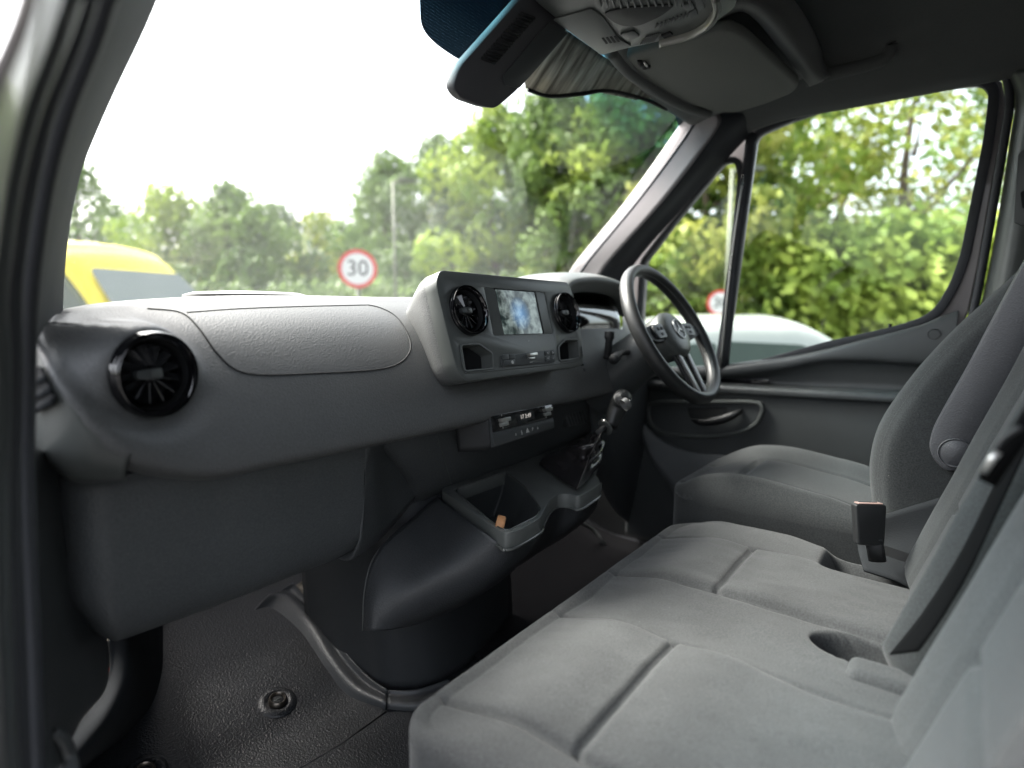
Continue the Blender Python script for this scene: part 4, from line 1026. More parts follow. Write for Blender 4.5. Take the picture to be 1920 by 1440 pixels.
# hard plastic side cover with round cap
PFr = Fr((1.235, -.05, 1.4), (0, -1, 0), (0, 0, 1))
cov = [(1748, 858), (1741, 835), (1748, 805), (1772, 760), (1812, 690), (1870, 580), (1920, 488), (1990, 370), (2080, 400), (2000, 560), (1900, 720), (1850, 800), (1825, 850), (1790, 885), (1768, 882)]
slabpx('side_cover', PFr, cov, -.03, .006, M['side'], ds, .008, .02)
a, b = PFr.px(1792, 848)
lathe('round_cap', PFr, [(.0, .0095), (.020, .0095), (.0215, .0078), (.0225, .0078), (.024, .0095), (.026, .004)], M['side'], ds, 36, a, b)
# plastic valance between seats, with recliner hole
rows = [[P(u, v, X=x) for u, v in l_] for x, l_ in ((1.245, ((1605, 984), (1655, 966), (1705, 950), (1800, 922))), (1.235, ((1608, 1018), (1650, 1012), (1710, 1000), (1805, 985))), (1.21, ((1612, 1044), (1655, 1048), (1710, 1050), (1805, 1045))), (1.18, ((1620, 1070), (1680, 1090), (1715, 1105), (1805, 1110))))]
sheet('seat_valance', rows, M['dull'], ds, 14, 20, .004)
VFm = Fr(P(1680, 1038, X=1.185), (0, -1, -.12), (.35, 0, .9))
slab('recliner_hole', VFm, rnd([(-.032, -.008), (.022, -.010), (.028, .006), (-.028, .008)], .008), .002, .006, M['hole'], ds, 0)

# buckle
bk = T('belt_buckle', P(1640, 1040, X=1.16), 'black seat belt buckle standing upright between bench and driver seat', 'belt buckle')
bt = [P(1597, 948, X=1.15), P(1647, 941, X=1.15)]
cen_t = P(1620, 945, X=1.15); cen_b = P(1637, 1020, X=1.15)
upb = (cen_t-cen_b).normalized(); BFm = Fr((cen_t+cen_b)/2, Vector((.55, -.83, 0)), upb)
hb_ = (cen_t-cen_b).length/2
slab('buckle_body', BFm, rnd([(-.022, -hb_), (.022, -hb_), (.026, hb_), (-.026, hb_)], .005), -.010, .010, M['matblack'], bk, .004)
tf = Fr(BFm.pt(0, hb_, 0), BFm.x, BFm.n)
tf = Fr(BFm.pt(0, hb_, 0), BFm.x, -BFm.n) if tf.n.dot(BFm.y) < 0 else tf
slab('release_button', tf, rnd([(-.021, -.008), (.021, -.008), (.021, .008), (-.021, .008)], .003), 0, .002, M['redbtn'], bk, .001)
slab('tongue_slot', tf, rnd([(-.015, .000), (.015, .000), (.015, .005), (-.015, .005)], .002), .002, .0026, M['hole'], bk)
tube('buckle_stalk', [cen_b+Vector((0, 0, .01)), cen_b+Vector((.004, -.008, -.03))], .014, M['matblack'], bk, n=10, flat=(.45, 1.0, (1, 0, 0)))

# black sheet painting shade in the gap between seatbacks; belt strap + tongue
sb = T('seat_belt', P(1700, 1200, X=.78), 'seat belt strap and tongue, with black sheet painted as shade between seatbacks', 'seat belt')
bl = [(1668, 1228), (1730, 1150), (1800, 1040), (1860, 920), (1935, 765), (2000, 640)]
br = [(1722, 1222), (1765, 1160), (1818, 1070), (1872, 955), (1945, 800), (2010, 680)]
rows = [[P(u, v, X=.80) for u, v in bl], [P((u+q)/2, (v+z)/2, X=.785) for (u, v), (q, z) in zip(bl, br)], [P(u, v, X=.775) for u, v in br]]
sheet('gap_shade_sheet', rows, M['belt'], sb, 6, 40, .0016)
tube('chrome_tongue', [P(1843, 886, X=.62), P(1858, 864, X=.62), P(1872, 847, X=.62)], .0020, M['silver'], sb, n=10, flat=(1.5, .6, (0, 0, 1)))
tube('belt_stop', [P(1868, 842, X=.62), P(1882, 822, X=.62), P(1915, 800, X=.62)], lambda t: .0026, M['matblack'], sb, n=10, smooth_n=10)
tube('belt_strap', [P(1850, 905, X=.64), P(1900, 830, X=.64), P(1960, 740, X=.64)], .007, M['belt'], sb, n=8, flat=(.3, 1.0, (1, 0, 0)))

# ================================================================== OVERHEAD
# sun visor
sv = T('sun_visor', (1.36, .47, 2.13), 'plain grey folded sun visor on the roof lining over the driver', 'sun visor')
vis = [(1172, 98), (1196, 130), (1221, 148), (1270, 176), (1334, 203), (1382, 205), (1440, 187), (1488, 167), (1500, 152), (1400, 60), (1367, 44), (1310, 60), (1240, 80)]
VFz = Fr((1.3, .47, 2.125), (1, 0, 0), (0, -1, -.06))
vp = rnd([VFz.px(*q) for q in vis], .02, 4)
slab('visor_panel', VFz, vp, -.012, .010, M['visor'], sv, .007, None, 3)
tube('front_roll', [P(u, v, Z=2.118) for u, v in ((1145, 98), (1180, 138), (1240, 178), (1290, 203), (1330, 214))], .011, M['liner'], sv, smooth_n=30, n=14)
cpos = VFz.px(1207, 108)
for dx in (-.006, .010):
    tube('clip', [VFz.pt(cpos[0]+dx-.012, cpos[1], .012), VFz.pt(cpos[0]+dx, cpos[1]-.004, .016), VFz.pt(cpos[0]+dx+.012, cpos[1]+.004, .012)], .005, M['matblack'], sv, n=10)
tube('clip_bar', [VFz.pt(cpos[0]-.012, cpos[1]+.008, .014), VFz.pt(cpos[0]+.006, cpos[1]+.006, .016)], .0025, M['silver'], sv, n=8)
# moulded roof fold around the visor's rear edge
rows = [[P(u, v, Z=z) for u, v, z in l_] for l_ in (
    ((1330, 45, 2.16), (1385, 18, 2.16), (1420, 35, 2.16), (1460, 85, 2.16), (1505, 140, 2.16), (1520, 160, 2.15)),
    ((1340, 25, 2.14), (1390, 0, 2.13), (1435, 22, 2.125), (1478, 72, 2.125), (1518, 128, 2.13), (1540, 150, 2.14)),
    ((1360, 0, 2.17), (1410, -20, 2.17), (1455, 10, 2.17), (1500, 62, 2.17), (1530, 120, 2.17), (1552, 145, 2.16)),
    ((1380, -30, 2.22), (1430, -45, 2.22), (1480, -5, 2.22), (1520, 55, 2.22), (1545, 112, 2.22), (1570, 140, 2.22)))]
rf = sheet('headliner_fold', rows, M['liner'], None, 24, 40, .008); setp(rf, kind='structure')
gr = T('grab_recess', (1.66, .3, 2.17), 'dark roof grab handle recess above the driver door', 'grab handle')
ghp = [(1512, 150), (1560, 138), (1640, 118), (1665, 105), (1672, 75), (1655, 55)]
tube('grab_bar', [P(u, v, X=1.66) for u, v in ghp], lambda t: .014-.004*t, M['liner'], gr, smooth_n=30, n=12, flat=(1.2, .8, (0, 0, 1)))
# overhead console
oc_ = T('overhead_console', (.98, .48, 2.13), 'grey overhead lamp console with buttons, ribs and clear lens', 'overhead console')
OF = Fr((.98, .5, 2.100), (1, 0, 0), (0, -1, .04))
oco = [(985, -30), (1003, 5), (1122, 103), (1128, 105), (1180, 92), (1290, 68), (1345, 42), (1380, 15), (1390, -40), (1300, -120), (1100, -120)]
slabpx('console_shell', OF, oco, -.06, .0, M['satin'], oc_, .008, .012)
slabpx('front_cover', OF, [(1036, 34), (1110, 14), (1130, 28), (1160, 70), (1185, 84), (1128, 101)], .0, .003, M['satin'], oc_, .0012, .006)
for k in range(4):
    u = 1128+k*7.5; slabpx('cover_slot', OF, [(u, 68-k*1.2), (u+4, 67-k*1.2), (u+12, 78-k*1.2), (u+8, 79-k*1.2)], .003, .0036, M['hole'], oc_)
slabpx('call_button', OF, [(1162, 62), (1188, 55), (1200, 66), (1176, 75)], .0, .003, M['soft'], oc_, .0008, .004)
lens1 = [(1130, 22), (1170, 12), (1230, 8), (1268, 6), (1240, 28), (1200, 46), (1172, 48), (1150, 40)]
slabpx('smoked_lens', OF, lens1, .0, .0025, M['matblack'], oc_, .001, .012)
for k in range(14):
    u = 1120+k*13; v = 6+1.5*math.sin(k*.5)
    slabpx('rib', OF, [(u, v-14), (u+4, v-15), (u+8, v+3), (u+4, v+4)], .0, .004, M['soft'], oc_, .0008)
for k in range(9):
    u = 1228+k*7.5; v = 52-k*2.8
    slabpx('rib', OF, [(u, v), (u+3, v-.8), (u+7, v-9), (u+4, v-9)], .0, .003, M['soft'], oc_, .0006)
for k in range(8):
    u = 1200+k*3.6; slabpx('rib', OF, [(u, 82-k*.8), (u+1.6, 81.6-k*.8), (u+14, 67-k), (u+12, 67.4-k)], .0, .002, M['soft'], oc_)
for q in ([(1276, 8), (1298, 0), (1303, 12), (1290, 18)], [(1290, 20), (1304, 13), (1309, 24), (1298, 31)], [(1303, -8), (1316, -12), (1322, 12), (1308, 16)]):
    slabpx('lamp_button', OF, q, .0, .004, M['soft'], oc_, .001, .003)
lz = [(1236, 76), (1290, 62), (1324, 42), (1340, 15), (1338, -8)]
tube('clear_lens', [OF.pt(*OF.px(*q), .003) for q in lz], .0075, surf('frosted_lens', (.3, .3, .27), .15, spec=.8), oc_, n=10, smooth_n=40, flat=(1.3, .55, (0, 0, 1)))
tube('lens_bezel', [OF.pt(*OF.px(*q), .002) for q in [(u+8, v+5) for u, v in lz]], .0035, M['satin'], oc_, n=8, smooth_n=40)
slabpx('lamp_slot', OF, [(1240, 64), (1256, 58), (1262, 62), (1246, 68)], .0, .004, M['hole'], oc_)
# roof lining between console and windscreen: covered front edge
# sensor housing (mirror base) on the windscreen
sh_ = T('sensor_housing', (.78, .64, 2.02), 'dark slatted sensor housing hanging behind the windscreen top', 'sensor housing')
HFr = Fr(P(930, 110, Y=.64), P(1000, 60, Y=.62)-P(880, 140, Y=.66), Vector((0, .72, .69)))
ax_a = (P(1035, 0, Y=.60)-P(870, 195, Y=.66)); 
HX = Vector((ax_a.x, ax_a.y, ax_a.z)).normalized()
HFr = Fr(P(945, 100, Y=.63), HX, P(920, 80, Y=.63)-P(990, 140, Y=.63))
if HFr.n.dot(EYE-HFr.O) < 0: HFr = Fr(HFr.O, HFr.x, HFr.y); flip = -1
else: flip = 1
body = [(862, 125), (1000, -30), (1090, -20), (1060, 62), (1000, 135), (968, 172), (930, 204), (905, 200), (865, 186), (849, 165)]
slabpx('housing_body', HFr, body, -.020*flip, .0, M['shell'], sh_, .007, .012)
slabpx('blank_cover', HFr, [(942, 142), (1028, 40), (1064, 62), (1000, 135), (972, 166), (945, 160)], .0, .002*flip, M['soft'], sh_, .001, .005)
for k in range(17):
    t = k/16; u, v = 912+t*74, 108-t*84
    tube('slat', [HFr.pt(*HFr.px(u-10, v+1), .001*flip), HFr.pt(*HFr.px(u+15, v+10), .001*flip)], .0026, M['hole'], sh_, n=6)
# printed dot band of the windscreen round the housing
m, nt, b, o = newmat('dotted_print'); nt.nodes.remove(b); L = nt.links.new
g0 = N(nt, 'ShaderNodeNewGeometry'); vv = N(nt, 'ShaderNodeTexVoronoi', Scale=300.0, Randomness=.0); vv.voronoi_dimensions = '2D'
sp_ = N(nt, 'ShaderNodeSeparateXYZ'); L(g0.outputs['Position'], sp_.inputs[0]); cb_ = N(nt, 'ShaderNodeCombineXYZ'); L(sp_.outputs['X'], cb_.inputs['X']); L(sp_.outputs['Z'], cb_.inputs['Y']); L(cb_.outputs[0], vv.inputs['Vector'])
lt = N(nt, 'ShaderNodeMath', operation='LESS_THAN'); L(vv.outputs['Distance'], lt.inputs[0]); lt.inputs[1].default_value = .52
tr = N(nt, 'ShaderNodeBsdfTransparent'); tr.inputs[0].default_value = (.30, .44, .54, 1); df = N(nt, 'ShaderNodeBsdfDiffuse'); df.inputs[0].default_value = (.012, .015, .02, 1)
ms = N(nt, 'ShaderNodeMixShader'); L(lt.outputs[0], ms.inputs[0]); L(tr.outputs[0], ms.inputs[1]); L(df.outputs[0], ms.inputs[2]); L(ms.outputs[0], o.inputs[0]); M['dots'] = m
fr_uv = [[(786, -40), (788, 10), (792, 50), (815, 80), (855, 108), (884, 122)], [(860, -60), (862, -20), (868, 20), (885, 50), (905, 70), (925, 90)], [(1010, -60), (1010, -40), (1010, -20), (1010, 0), (1010, 20), (1010, 40)]]
sheet('dotted_band', [[WS(u, v, -.012) for u, v in l_] for l_ in fr_uv], M['dots'], wsr, 20, 20, .001)
# brownish streaked sheet painting a reflection at the top right of the windscreen
m, nt, b, o = newmat('streaked_reflection'); nt.nodes.remove(b); L = nt.links.new
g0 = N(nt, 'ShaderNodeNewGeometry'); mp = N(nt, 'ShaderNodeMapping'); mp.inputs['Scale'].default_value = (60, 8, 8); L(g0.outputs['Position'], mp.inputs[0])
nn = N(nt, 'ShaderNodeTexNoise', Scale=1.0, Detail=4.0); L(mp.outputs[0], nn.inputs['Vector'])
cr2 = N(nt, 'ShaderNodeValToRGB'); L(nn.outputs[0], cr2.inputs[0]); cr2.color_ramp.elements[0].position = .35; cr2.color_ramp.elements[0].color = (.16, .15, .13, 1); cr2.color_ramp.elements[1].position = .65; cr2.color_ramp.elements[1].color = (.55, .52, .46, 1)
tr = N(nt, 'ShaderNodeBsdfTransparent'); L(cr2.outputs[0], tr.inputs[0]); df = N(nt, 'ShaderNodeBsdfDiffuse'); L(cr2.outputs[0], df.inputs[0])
ms = N(nt, 'ShaderNodeMixShader'); ms.inputs[0].default_value = .72; L(tr.outputs[0], ms.inputs[1]); L(df.outputs[0], ms.inputs[2]); L(ms.outputs[0], o.inputs[0]); M['reflection'] = m
sheet('reflection_sheet', [[WS(u, v, -.012) for u, v in l_] for l_ in ([(1040, 40), (1110, 90), (1180, 140), (1240, 190)], [(985, 125), (1050, 145), (1120, 160), (1200, 182)], [(985, 165), (1040, 178), (1110, 172), (1195, 188)])], M['reflection'], wsr, 12, 20, .001)
tube('reflection_edge', [WS(*q, -.014) for q in ((990, 168), (1030, 180), (1090, 176), (1140, 170), (1205, 185), (1250, 205))], .005, M['matblack'], wsr, smooth_n=24, flat=(1, .5, (0, 0, 1)))

# ================================================================== OUTSIDE
def leafmat(name, dark, light, trans=.45):
    m, nt, b, o = newmat(name); L = nt.links.new
    g = N(nt, 'ShaderNodeNewGeometry'); n1 = N(nt, 'ShaderNodeTexNoise', Scale=.7, Detail=3.0); L(g.outputs['Position'], n1.inputs['Vector'])
    mr = N(nt, 'ShaderNodeMapRange'); L(n1.outputs[0], mr.inputs[0]); mr.inputs[1].default_value = .38; mr.inputs[2].default_value = .62
    mx = N(nt, 'ShaderNodeMix', data_type='RGBA'); L(mr.outputs[0], mx.inputs[0]); mx.inputs[6].default_value = (*dark, 1); mx.inputs[7].default_value = (*light, 1)
    b.inputs['Roughness'].default_value = .6; b.inputs['Specular IOR Level'].default_value = .3
    L(mx.outputs[2], b.inputs['Base Color'])
    t = N(nt, 'ShaderNodeBsdfTranslucent'); L(mx.outputs[2], t.inputs[0]); ms = N(nt, 'ShaderNodeMixShader'); ms.inputs[0].default_value = trans
    L(b.outputs[0], ms.inputs[1]); L(t.outputs[0], ms.inputs[2]); L(ms.outputs[0], o.inputs[0]); return m
LM = [leafmat('leaves_mid', (.095, .155, .045), (.19, .28, .075)), leafmat('leaves_bright', (.17, .26, .05), (.34, .42, .08)), leafmat('leaves_dark', (.10, .15, .065), (.18, .25, .095)), leafmat('leaves_yellow', (.20, .27, .06), (.36, .37, .09))]
BK = surf('bark', (.12, .09, .07), .9, bump=.8, bscale=20, var=.3)
grd = mk('ground', [(-150, -150, 0), (250, -150, 0), (250, 250, 0), (-150, 250, 0)], [(0, 1, 2, 3)], surf('tarmac', (.06, .06, .06), .9, bump=.3, bscale=60, var=.2, vscale=.5)); setp(grd, kind='structure')
gs2 = mk('verge', [(6, 14, .05), (60, 14, .05), (60, 60, .05), (-20, 60, .05), (-20, 24, .05)], [(0, 1, 2, 3, 4)], surf('grass_verge', (.05, .09, .02), .9, bump=.8, bscale=30, var=.4, vscale=2)); setp(gs2, kind='structure')
def leaves(name, blobs, n, size, mat, parent):
    v = []; f = []; tot = sum(b[3]**2 for b in blobs)
    for (x, y, z, r, sq) in blobs:
        for _ in range(max(6, int(n*r*r/tot))):
            d = Vector((random.gauss(0, 1), random.gauss(0, 1), random.gauss(0, 1))).normalized()
            rr = r*(.55+.5*random.random()**.6)
            c = Vector((x+d.x*rr, y+d.y*rr, z+d.z*rr*sq)); s = size*random.uniform(.6, 1.3)
            nn_ = (d+Vector((random.gauss(0, .5), random.gauss(0, .5), random.gauss(0, .5)))).normalized()
            a = nn_.orthogonal().normalized()*s; b = nn_.cross(a).normalized()*s*.6; k = len(v)
            th = random.uniform(0, 6.28); a, b = a*math.cos(th)+b*math.sin(th), b*math.cos(th)-a*math.sin(th)
            v += [c-a, c-b*.9, c+a, c+b*.9]; f.append((k, k+1, k+2, k+3))
    me = bpy.data.meshes.new(name); me.from_pydata([tuple(q) for q in v], [], f); me.update()
    return mko(name, me, mat, parent, False)
def tree(u, dist, vtop, wid, mi_, label, n=5200, name='tree', size=.16, gaps=0, low=.25, spread_=1.0):
    d = ray(u, 585); d.z = 0; d = d.normalized()/max(.2, d.normalized().dot(Vector((fw.x, fw.y, 0)).normalized()))
    base = Vector((d.x*dist, d.y*dist, 0)); 
    H = CZ+(ray(u, vtop).z/Vector((ray(u, vtop).x, ray(u, vtop).y)).length)*Vector((base.x, base.y)).length
    t = T(name, base, label, 'tree', 'trees beyond the car park')
    v, f = [], []
    vv_, ff_ = tube_geo(curve([base, base+Vector((.15, .1, H*.35)), base+Vector((-.1, .2, H*.6)), base+Vector((0, 0, H*.92))], 10), lambda s: .22*(H/9)*(1-s*.85), 8); v += vv_; f += ff_
    blobs = []; nb = 26
    for k in range(nb):
        s = low+(1-low)*(k+.5)/nb; prof = math.sin(min(1, (s-low*.6)/(1-low*.6)*.95+.12)*math.pi)**.6
        an = k*2.4+random.random(); r_ = wid*.5*prof*random.uniform(.35, 1.0)
        c = base+Vector((math.cos(an)*r_, math.sin(an)*r_, 0)); br_ = wid*random.uniform(.12, .24)
        zc = H*s-br_*.5; blobs.append((c.x, c.y, zc, br_, .8))
        if k % 3 == 0:
            st_ = base+Vector((0, 0, max(H*.2, zc-r_*.9))); vv_, ff_ = tube_geo(curve([st_, (st_+Vector((c.x, c.y, zc)))/2+Vector((0, 0, -.1)), Vector((c.x, c.y, zc))], 5), lambda s: .07*(H/9)*(1-s*.8)+.01, 5, base=len(v)); v += vv_; f += ff_
    blobs.append((base.x, base.y, H-.35, .5, .9))
    mk('trunk', v, f, BK, t); leaves('crown', blobs, int(n*(1-gaps)), size, LM[mi_], t)
    return t
TR = [(165, 30, 300, 5.0, 0, 'thin loose-leaved tree at far left beside the door frame', 2600, .35),
      (235, 34, 385, 6.0, 2, 'low grey-green tree second from the left behind the yellow van', 2600, .3),
      (330, 27, 352, 5.5, 1, 'rounded bright green tree over the yellow van roof', 5200, 0),
      (440, 26, 345, 6.0, 0, 'dense rounded tree right of the yellow van', 6500, 0),
      (520, 30, 385, 5.5, 2, 'dark green tree sloping down toward the gap left of the sign', 5000, 0),
      (600, 34, 392, 4.6, 3, 'sparse yellowish tree above the speed limit sign', 1900, .45),
      (640, 38, 415, 5.0, 2, 'distant pale tree directly behind the speed limit sign', 2600, .3),
      (735, 27, 288, 5.4, 0, 'tall tree just behind the lamp post in the windscreen', 6500, 0),
      (830, 25, 255, 5.6, 2, 'tall darker green tree right of the lamp post', 7000, 0),
      (930, 23, 195, 5.8, 1, 'tall bright tree below the sensor housing', 8000, 0),
      (1035, 21, 165, 5.6, 0, 'tall green tree in the middle of windscreen above the screen unit', 8000, 0),
      (1140, 20, 150, 5.4, 1, 'tall yellow-green tree beside the windscreen pillar', 8000, 0),
      (1240, 19, 130, 5.0, 0, 'tall green tree crossed by the windscreen pillar', 6000, 0),
      (1330, 17, 120, 4.6, 3, 'yellow-green tree seen through the quarter window', 4500, .2),
      (1440, 18, 130, 4.6, 1, 'leafy tree at the front edge of the main door window', 3000, .3),
      (1540, 20, 120, 5.2, 3, 'yellowing tree in the left half of the door window', 2400, .35),
      (1690, 18, 60, 5.6, 3, 'open-branched tree with visible trunk in the door window', 1500, .45),
      (1830, 22, 100, 5.4, 0, 'green tree at the rear edge of the door window', 2200, .3)]
for u, dist, vt, wid, mi2, lab, n, gp_ in TR: tree(u, dist, vt, wid, mi2, lab, n, 'tree', .17, 0, .12 if gp_ < .3 else .3)
# undergrowth: one uncountable mass of hedge behind everything
for k0, k1, hz_, mi3, n3, lab3 in ((0, 128, (.5, 1.5), 2, 26000, 'low mass of mid green undergrowth in front of the far trees in the windscreen'), (128, 230, (.5, 1.6, 2.7), 1, 32000, 'bright green hedge mass behind the white car outside the door window')):
    bl_ = []
    for k in range(k0, k1):
        u = 100+k*8.2; dist = 24-9*min(1, k/190); d = ray(u, 585); d.z = 0; d = d.normalized()/max(.2, d.normalized().dot(Vector((fw.x, fw.y, 0)).normalized()))
        dist += random.uniform(-1, 2.5)
        for z in hz_: bl_.append((d.x*dist, d.y*dist, z+random.uniform(-.2, .5), random.uniform(.7, 1.2), 1))
    hg = leaves('hedge', bl_, n3, .17, LM[mi3], None); setp(hg, lab3, 'hedge', kind='stuff')
bl2 = []
for k in range(120):
    u = 60+k*15.5; dist = 40; d = ray(u, 585); d.z = 0; d = d.normalized()/max(.2, d.normalized().dot(Vector((fw.x, fw.y, 0)).normalized()))
    for z in (1, 3.5, 5.5 if u > 640 else 3): bl2.append((d.x*dist, d.y*dist, z, 2.2, 1))
fwd_ = leaves('far_wood', bl2, 26000, .32, LM[2], None); setp(fwd_, 'far dark belt of woodland filling the gaps behind the trees', 'wood', kind='stuff')

# lamp posts and signs
steel = surf('galvanised_steel', (.13, .14, .10), .5, metal=.3)
def wpos(u, dist):
    d = ray(u, 585); d.z = 0; return d.normalized()*dist
def zat(u, v, p):
    r_ = ray(u, v); return CZ+r_.z/Vector((r_.x, r_.y)).length*Vector((p.x, p.y)).length
def lamp(u, dist, vt, lab):
    p = wpos(u, dist); H = zat(u, vt, p); t = T('lamp_post', p, lab, 'lamp post', 'lamp posts in the car park')
    tube('post', [p, p+Vector((0, 0, H))], lambda s: .055-.02*s, steel, t, n=12)
    dd = Vector((.8, -.6, 0)); LFm = Fr(p+Vector((0, 0, H))+dd*.35, dd, (0, 0, 1))
    tube('arm', [p+Vector((0, 0, H-.05)), p+dd*.3+Vector((0, 0, H+.05))], .03, steel, t, n=8)
    slab('lamp_head', LFm, rnd([(-.25, -.03), (.3, .0), (.3, .07), (-.2, .1)], .03), -.09, .09, steel, t, .02)
lamp(743, 17, 340, 'slim grey lamp post seen through the windscreen right of the sign')
lamp(1362, 12, 318, 'slim pale lamp post seen through the quarter window')
def sign(u, v, dia_px, lab, yawdir, txt, dist):
    p = wpos(u, dist); zc = zat(u, v, p)
    t = T('speed_sign', p, lab, 'road sign', 'round speed limit signs')
    n_ = yawdir.normalized(); F_ = Fr(p+Vector((0, 0, zc)), Vector((-n_.y, n_.x, 0)), (0, 0, 1))
    if F_.n.dot(n_) < 0: F_ = Fr(F_.O, -F_.x, F_.y)
    R = .3
    tube('post', [p-n_*.05, p-n_*.05+Vector((0, 0, zc+.25))], .038, steel, t, n=12)
    lathe('backing', F_, [(0, -.03), (R, -.03), (R, -.012), (0, -.012)], steel, t, 40)
    lathe('white_face', F_, [(0, -.008), (R*.99, -.008), (R*.99, -.012)], surf('sign_white', (.75, .75, .72), .4), t, 40)
    lathe('red_ring', F_, [(R*.8, -.006), (R*.8, -.003), (R, -.003), (R, -.010)], surf('sign_red', (.65, .04, .03), .4), t, 48)
    if txt: text('numerals', F_, txt, .34, M['matblack'], t, 0, 0, -.006, ext=.002)
sign(673, 504, 64, 'red ringed 30 speed limit sign on post seen through the windscreen', Vector((-.62, -.78, 0)), '30', 9.6)
sign(1350, 568, 40, 'red ringed round sign half hidden by the window divider', Vector((-.9, -.4, 0)), '30', 14.5)

# vehicles outside -------------------------------------------------
CARG = surf('car_glass', (.05, .08, .068), .06, spec=.8)
def body_from(name, root, mat, sec, W, F_, zround=.12):
    """car-like body: side outline sec [(l,z)], width W, F_ local frame (x along length, y across, n up)"""
    rows = []
    n = len(sec)
    for s, inset in ((-1, .30), (-.96, .14), (-.86, .05), (-.6, .01), (-.3, -.012), (0, -.018), (.3, -.012), (.6, .01), (.86, .05), (.96, .14), (1, .30)):
        row = []
        for l, z in sec:
            tumble = 1-.16*sstep(1.0, 1.9, z/ max(1e-6, 1))*0
            row.append(F_.pt(l*(1-.03*s*s), s*W/2*(1-.09*sstep(.85, 1.45, z)), z-inset*sstep(.9, 1.5, z)))
        rows.append(row)
    return rows
def van(u, dist, lab, yaw, mat):
    p = wpos(u, dist); t = T('parked_van', p, lab, 'van')
    c, s = math.cos(yaw), math.sin(yaw); F_ = Fr(p, (c, s, 0), (-s, c, 0))
    sec = [(-2.6, .45), (-2.65, 1.4), (-2.6, 2.42), (-2.45, 2.6), (-1.0, 2.66), (.4, 2.62), (.75, 2.50), (1.05, 2.25), (1.75, 1.42), (2.0, 1.3), (2.55, 1.12), (2.68, .9), (2.68, .4)]
    g = loft(body_from('b', t, mat, sec, 2.0, F_), 30, 80); o = gridmesh('body', g, mat, t)
    for sd in (-1, 1):
        FS = Fr(F_.pt(0, sd*.995, 0), F_.x, (0, 0, 1)); nn2 = 1 if FS.n.dot(F_.y)*sd > 0 else -1
        slab('side_window', FS, rnd([(.2, 1.55), (1.35, 1.55), (.75, 2.22), (.2, 2.3)], .05), -.12*nn2, .006*nn2-.02*nn2, CARG, t)
        slab('side_panel', FS, [(-2.55, .5), (2.5, .5), (2.5, .95), (1.9, 1.2), (1.4, 1.5), (.15, 1.5), (.15, 2.32), (-2.5, 2.4)], -.10*nn2, -.02*nn2, mat, t, .02)
        for l in (-1.7, 1.75):
            FW = Fr(F_.pt(l, sd*.93, .34), F_.x, (0, 0, 1)); wh = lathe('wheel', FW, [(.0, .10*nn2), (.2, .10*nn2), (.33, .09*nn2), (.34, -.09*nn2), (0, -.09*nn2)], M['matblack'], t, 28)
            lathe('hub_cap', FW, [(0, .11*nn2), (.2, .105*nn2)], steel, wh, 20)
    # windscreen lies on the sloping nose
    a, b = F_.pt(1.10, 0, 2.17), F_.pt(1.76, 0, 1.42); FN = Fr((a+b)/2+F_.x*.03+F_.n*.035, F_.y, a-b); hh = (a-b).length/2; k2 = 1 if FN.n.dot(F_.n) > 0 else -1
    slab('windscreen', FN, rnd([(-.88, -hh), (.88, -hh), (.76, hh), (-.76, hh)], .08), -.01*k2, .004*k2, CARG, t)
    for sd in (-1, 1):
        FH = Fr(F_.pt(2.6, sd*.75, .95), F_.y, (0, 0, 1)); k3 = 1 if FH.n.dot(F_.x) > 0 else -1
        slab('headlamp', FH, rnd([(-.16, -.1), (.16, -.1), (.14, .16), (-.14, .1)], .04), 0, .09*k3, M['chrome'], t, .02)
    return t
YEL = surf('yellow_paint', (.80, .65, .008), .4, coat=.15, spec=.3)
WHT = surf('white_paint', (.36, .38, .35), .3, coat=.6)
def vanpose(): pass
van(158, 11.4, 'bright yellow panel van parked outside at the left', rad(-68), YEL)
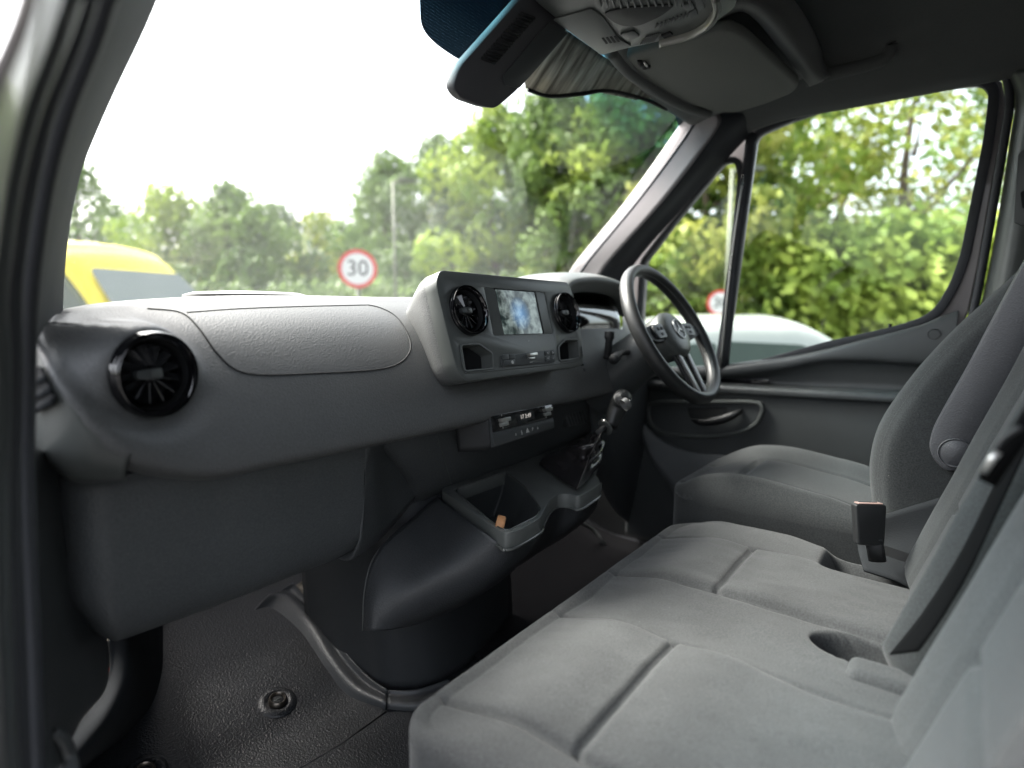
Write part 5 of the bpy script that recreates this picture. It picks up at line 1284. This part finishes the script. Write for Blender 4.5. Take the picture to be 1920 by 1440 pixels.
def car(p, yaw, lab, mat):
    t = T('parked_car', p, lab, 'car')
    c, s = math.cos(yaw), math.sin(yaw); F_ = Fr(p, (c, s, 0), (-s, c, 0))
    sec = [(-2.1, .35), (-2.15, .7), (-2.05, .95), (-1.75, 1.08), (-1.2, 1.36), (-.6, 1.46), (0, 1.47), (.4, 1.42), (1.1, 1.02), (1.7, .92), (2.05, .75), (2.12, .5), (2.1, .3)]
    sec = [(l, z*1.06) for l, z in sec]
    g = loft(body_from('b', t, mat, sec, 1.8, F_), 30, 80); gridmesh('body', g, mat, t)
    for sd in (-1, 1):
        FS = Fr(F_.pt(0, sd*.85, 0), F_.x, (0, 0, 1)); nn2 = 1 if FS.n.dot(F_.y)*sd > 0 else -1
        slab('side_panel', FS, [(-2.05, .4), (2.0, .4), (1.95, .75), (1.1, .93), (-1.7, .98), (-2.0, .85)], -.08*nn2, .03*nn2, mat, t, .03)
        for q in ([(-1.55, 1.02), (-.45, 1.0), (-.45, 1.36), (-1.05, 1.32)], [(-.38, 1.0), (.85, .98), (.25, 1.34), (-.38, 1.37)]):
            slab('side_window', FS, rnd(q, .05), -.12*nn2, .012*nn2, CARG, t)
        for l in (-1.3, 1.35):
            FW = Fr(F_.pt(l, sd*.82, .31), F_.x, (0, 0, 1)); wh = lathe('wheel', FW, [(.0, .09*nn2), (.2, .09*nn2), (.30, .08*nn2), (.31, -.09*nn2), (0, -.09*nn2)], M['matblack'], t, 28)
            lathe('hub_cap', FW, [(0, .10*nn2), (.2, .095*nn2)], steel, wh, 20)
    for (l0, z0, l1, z1) in ((.47, 1.385, 1.02, 1.06), (-1.22, 1.34, -1.70, 1.10)):
        a, b = F_.pt(l0, 0, z0), F_.pt(l1, 0, z1); FN = Fr((a+b)/2+F_.n*.012, F_.y, a-b); hh = (a-b).length/2; k2 = 1 if FN.n.dot(F_.n) > 0 else -1
        slab('windscreen', FN, rnd([(-.72, -hh), (.72, -hh), (.6, hh), (-.6, hh)], .06), -.01*k2, .006*k2, CARG, t)
    return t
pc = wpos(1375, 5.9); car(Vector((pc.x, pc.y, -.0)), rad(-52), 'white parked car seen through the driver side window', WHT)

bpy.context.view_layer.update()
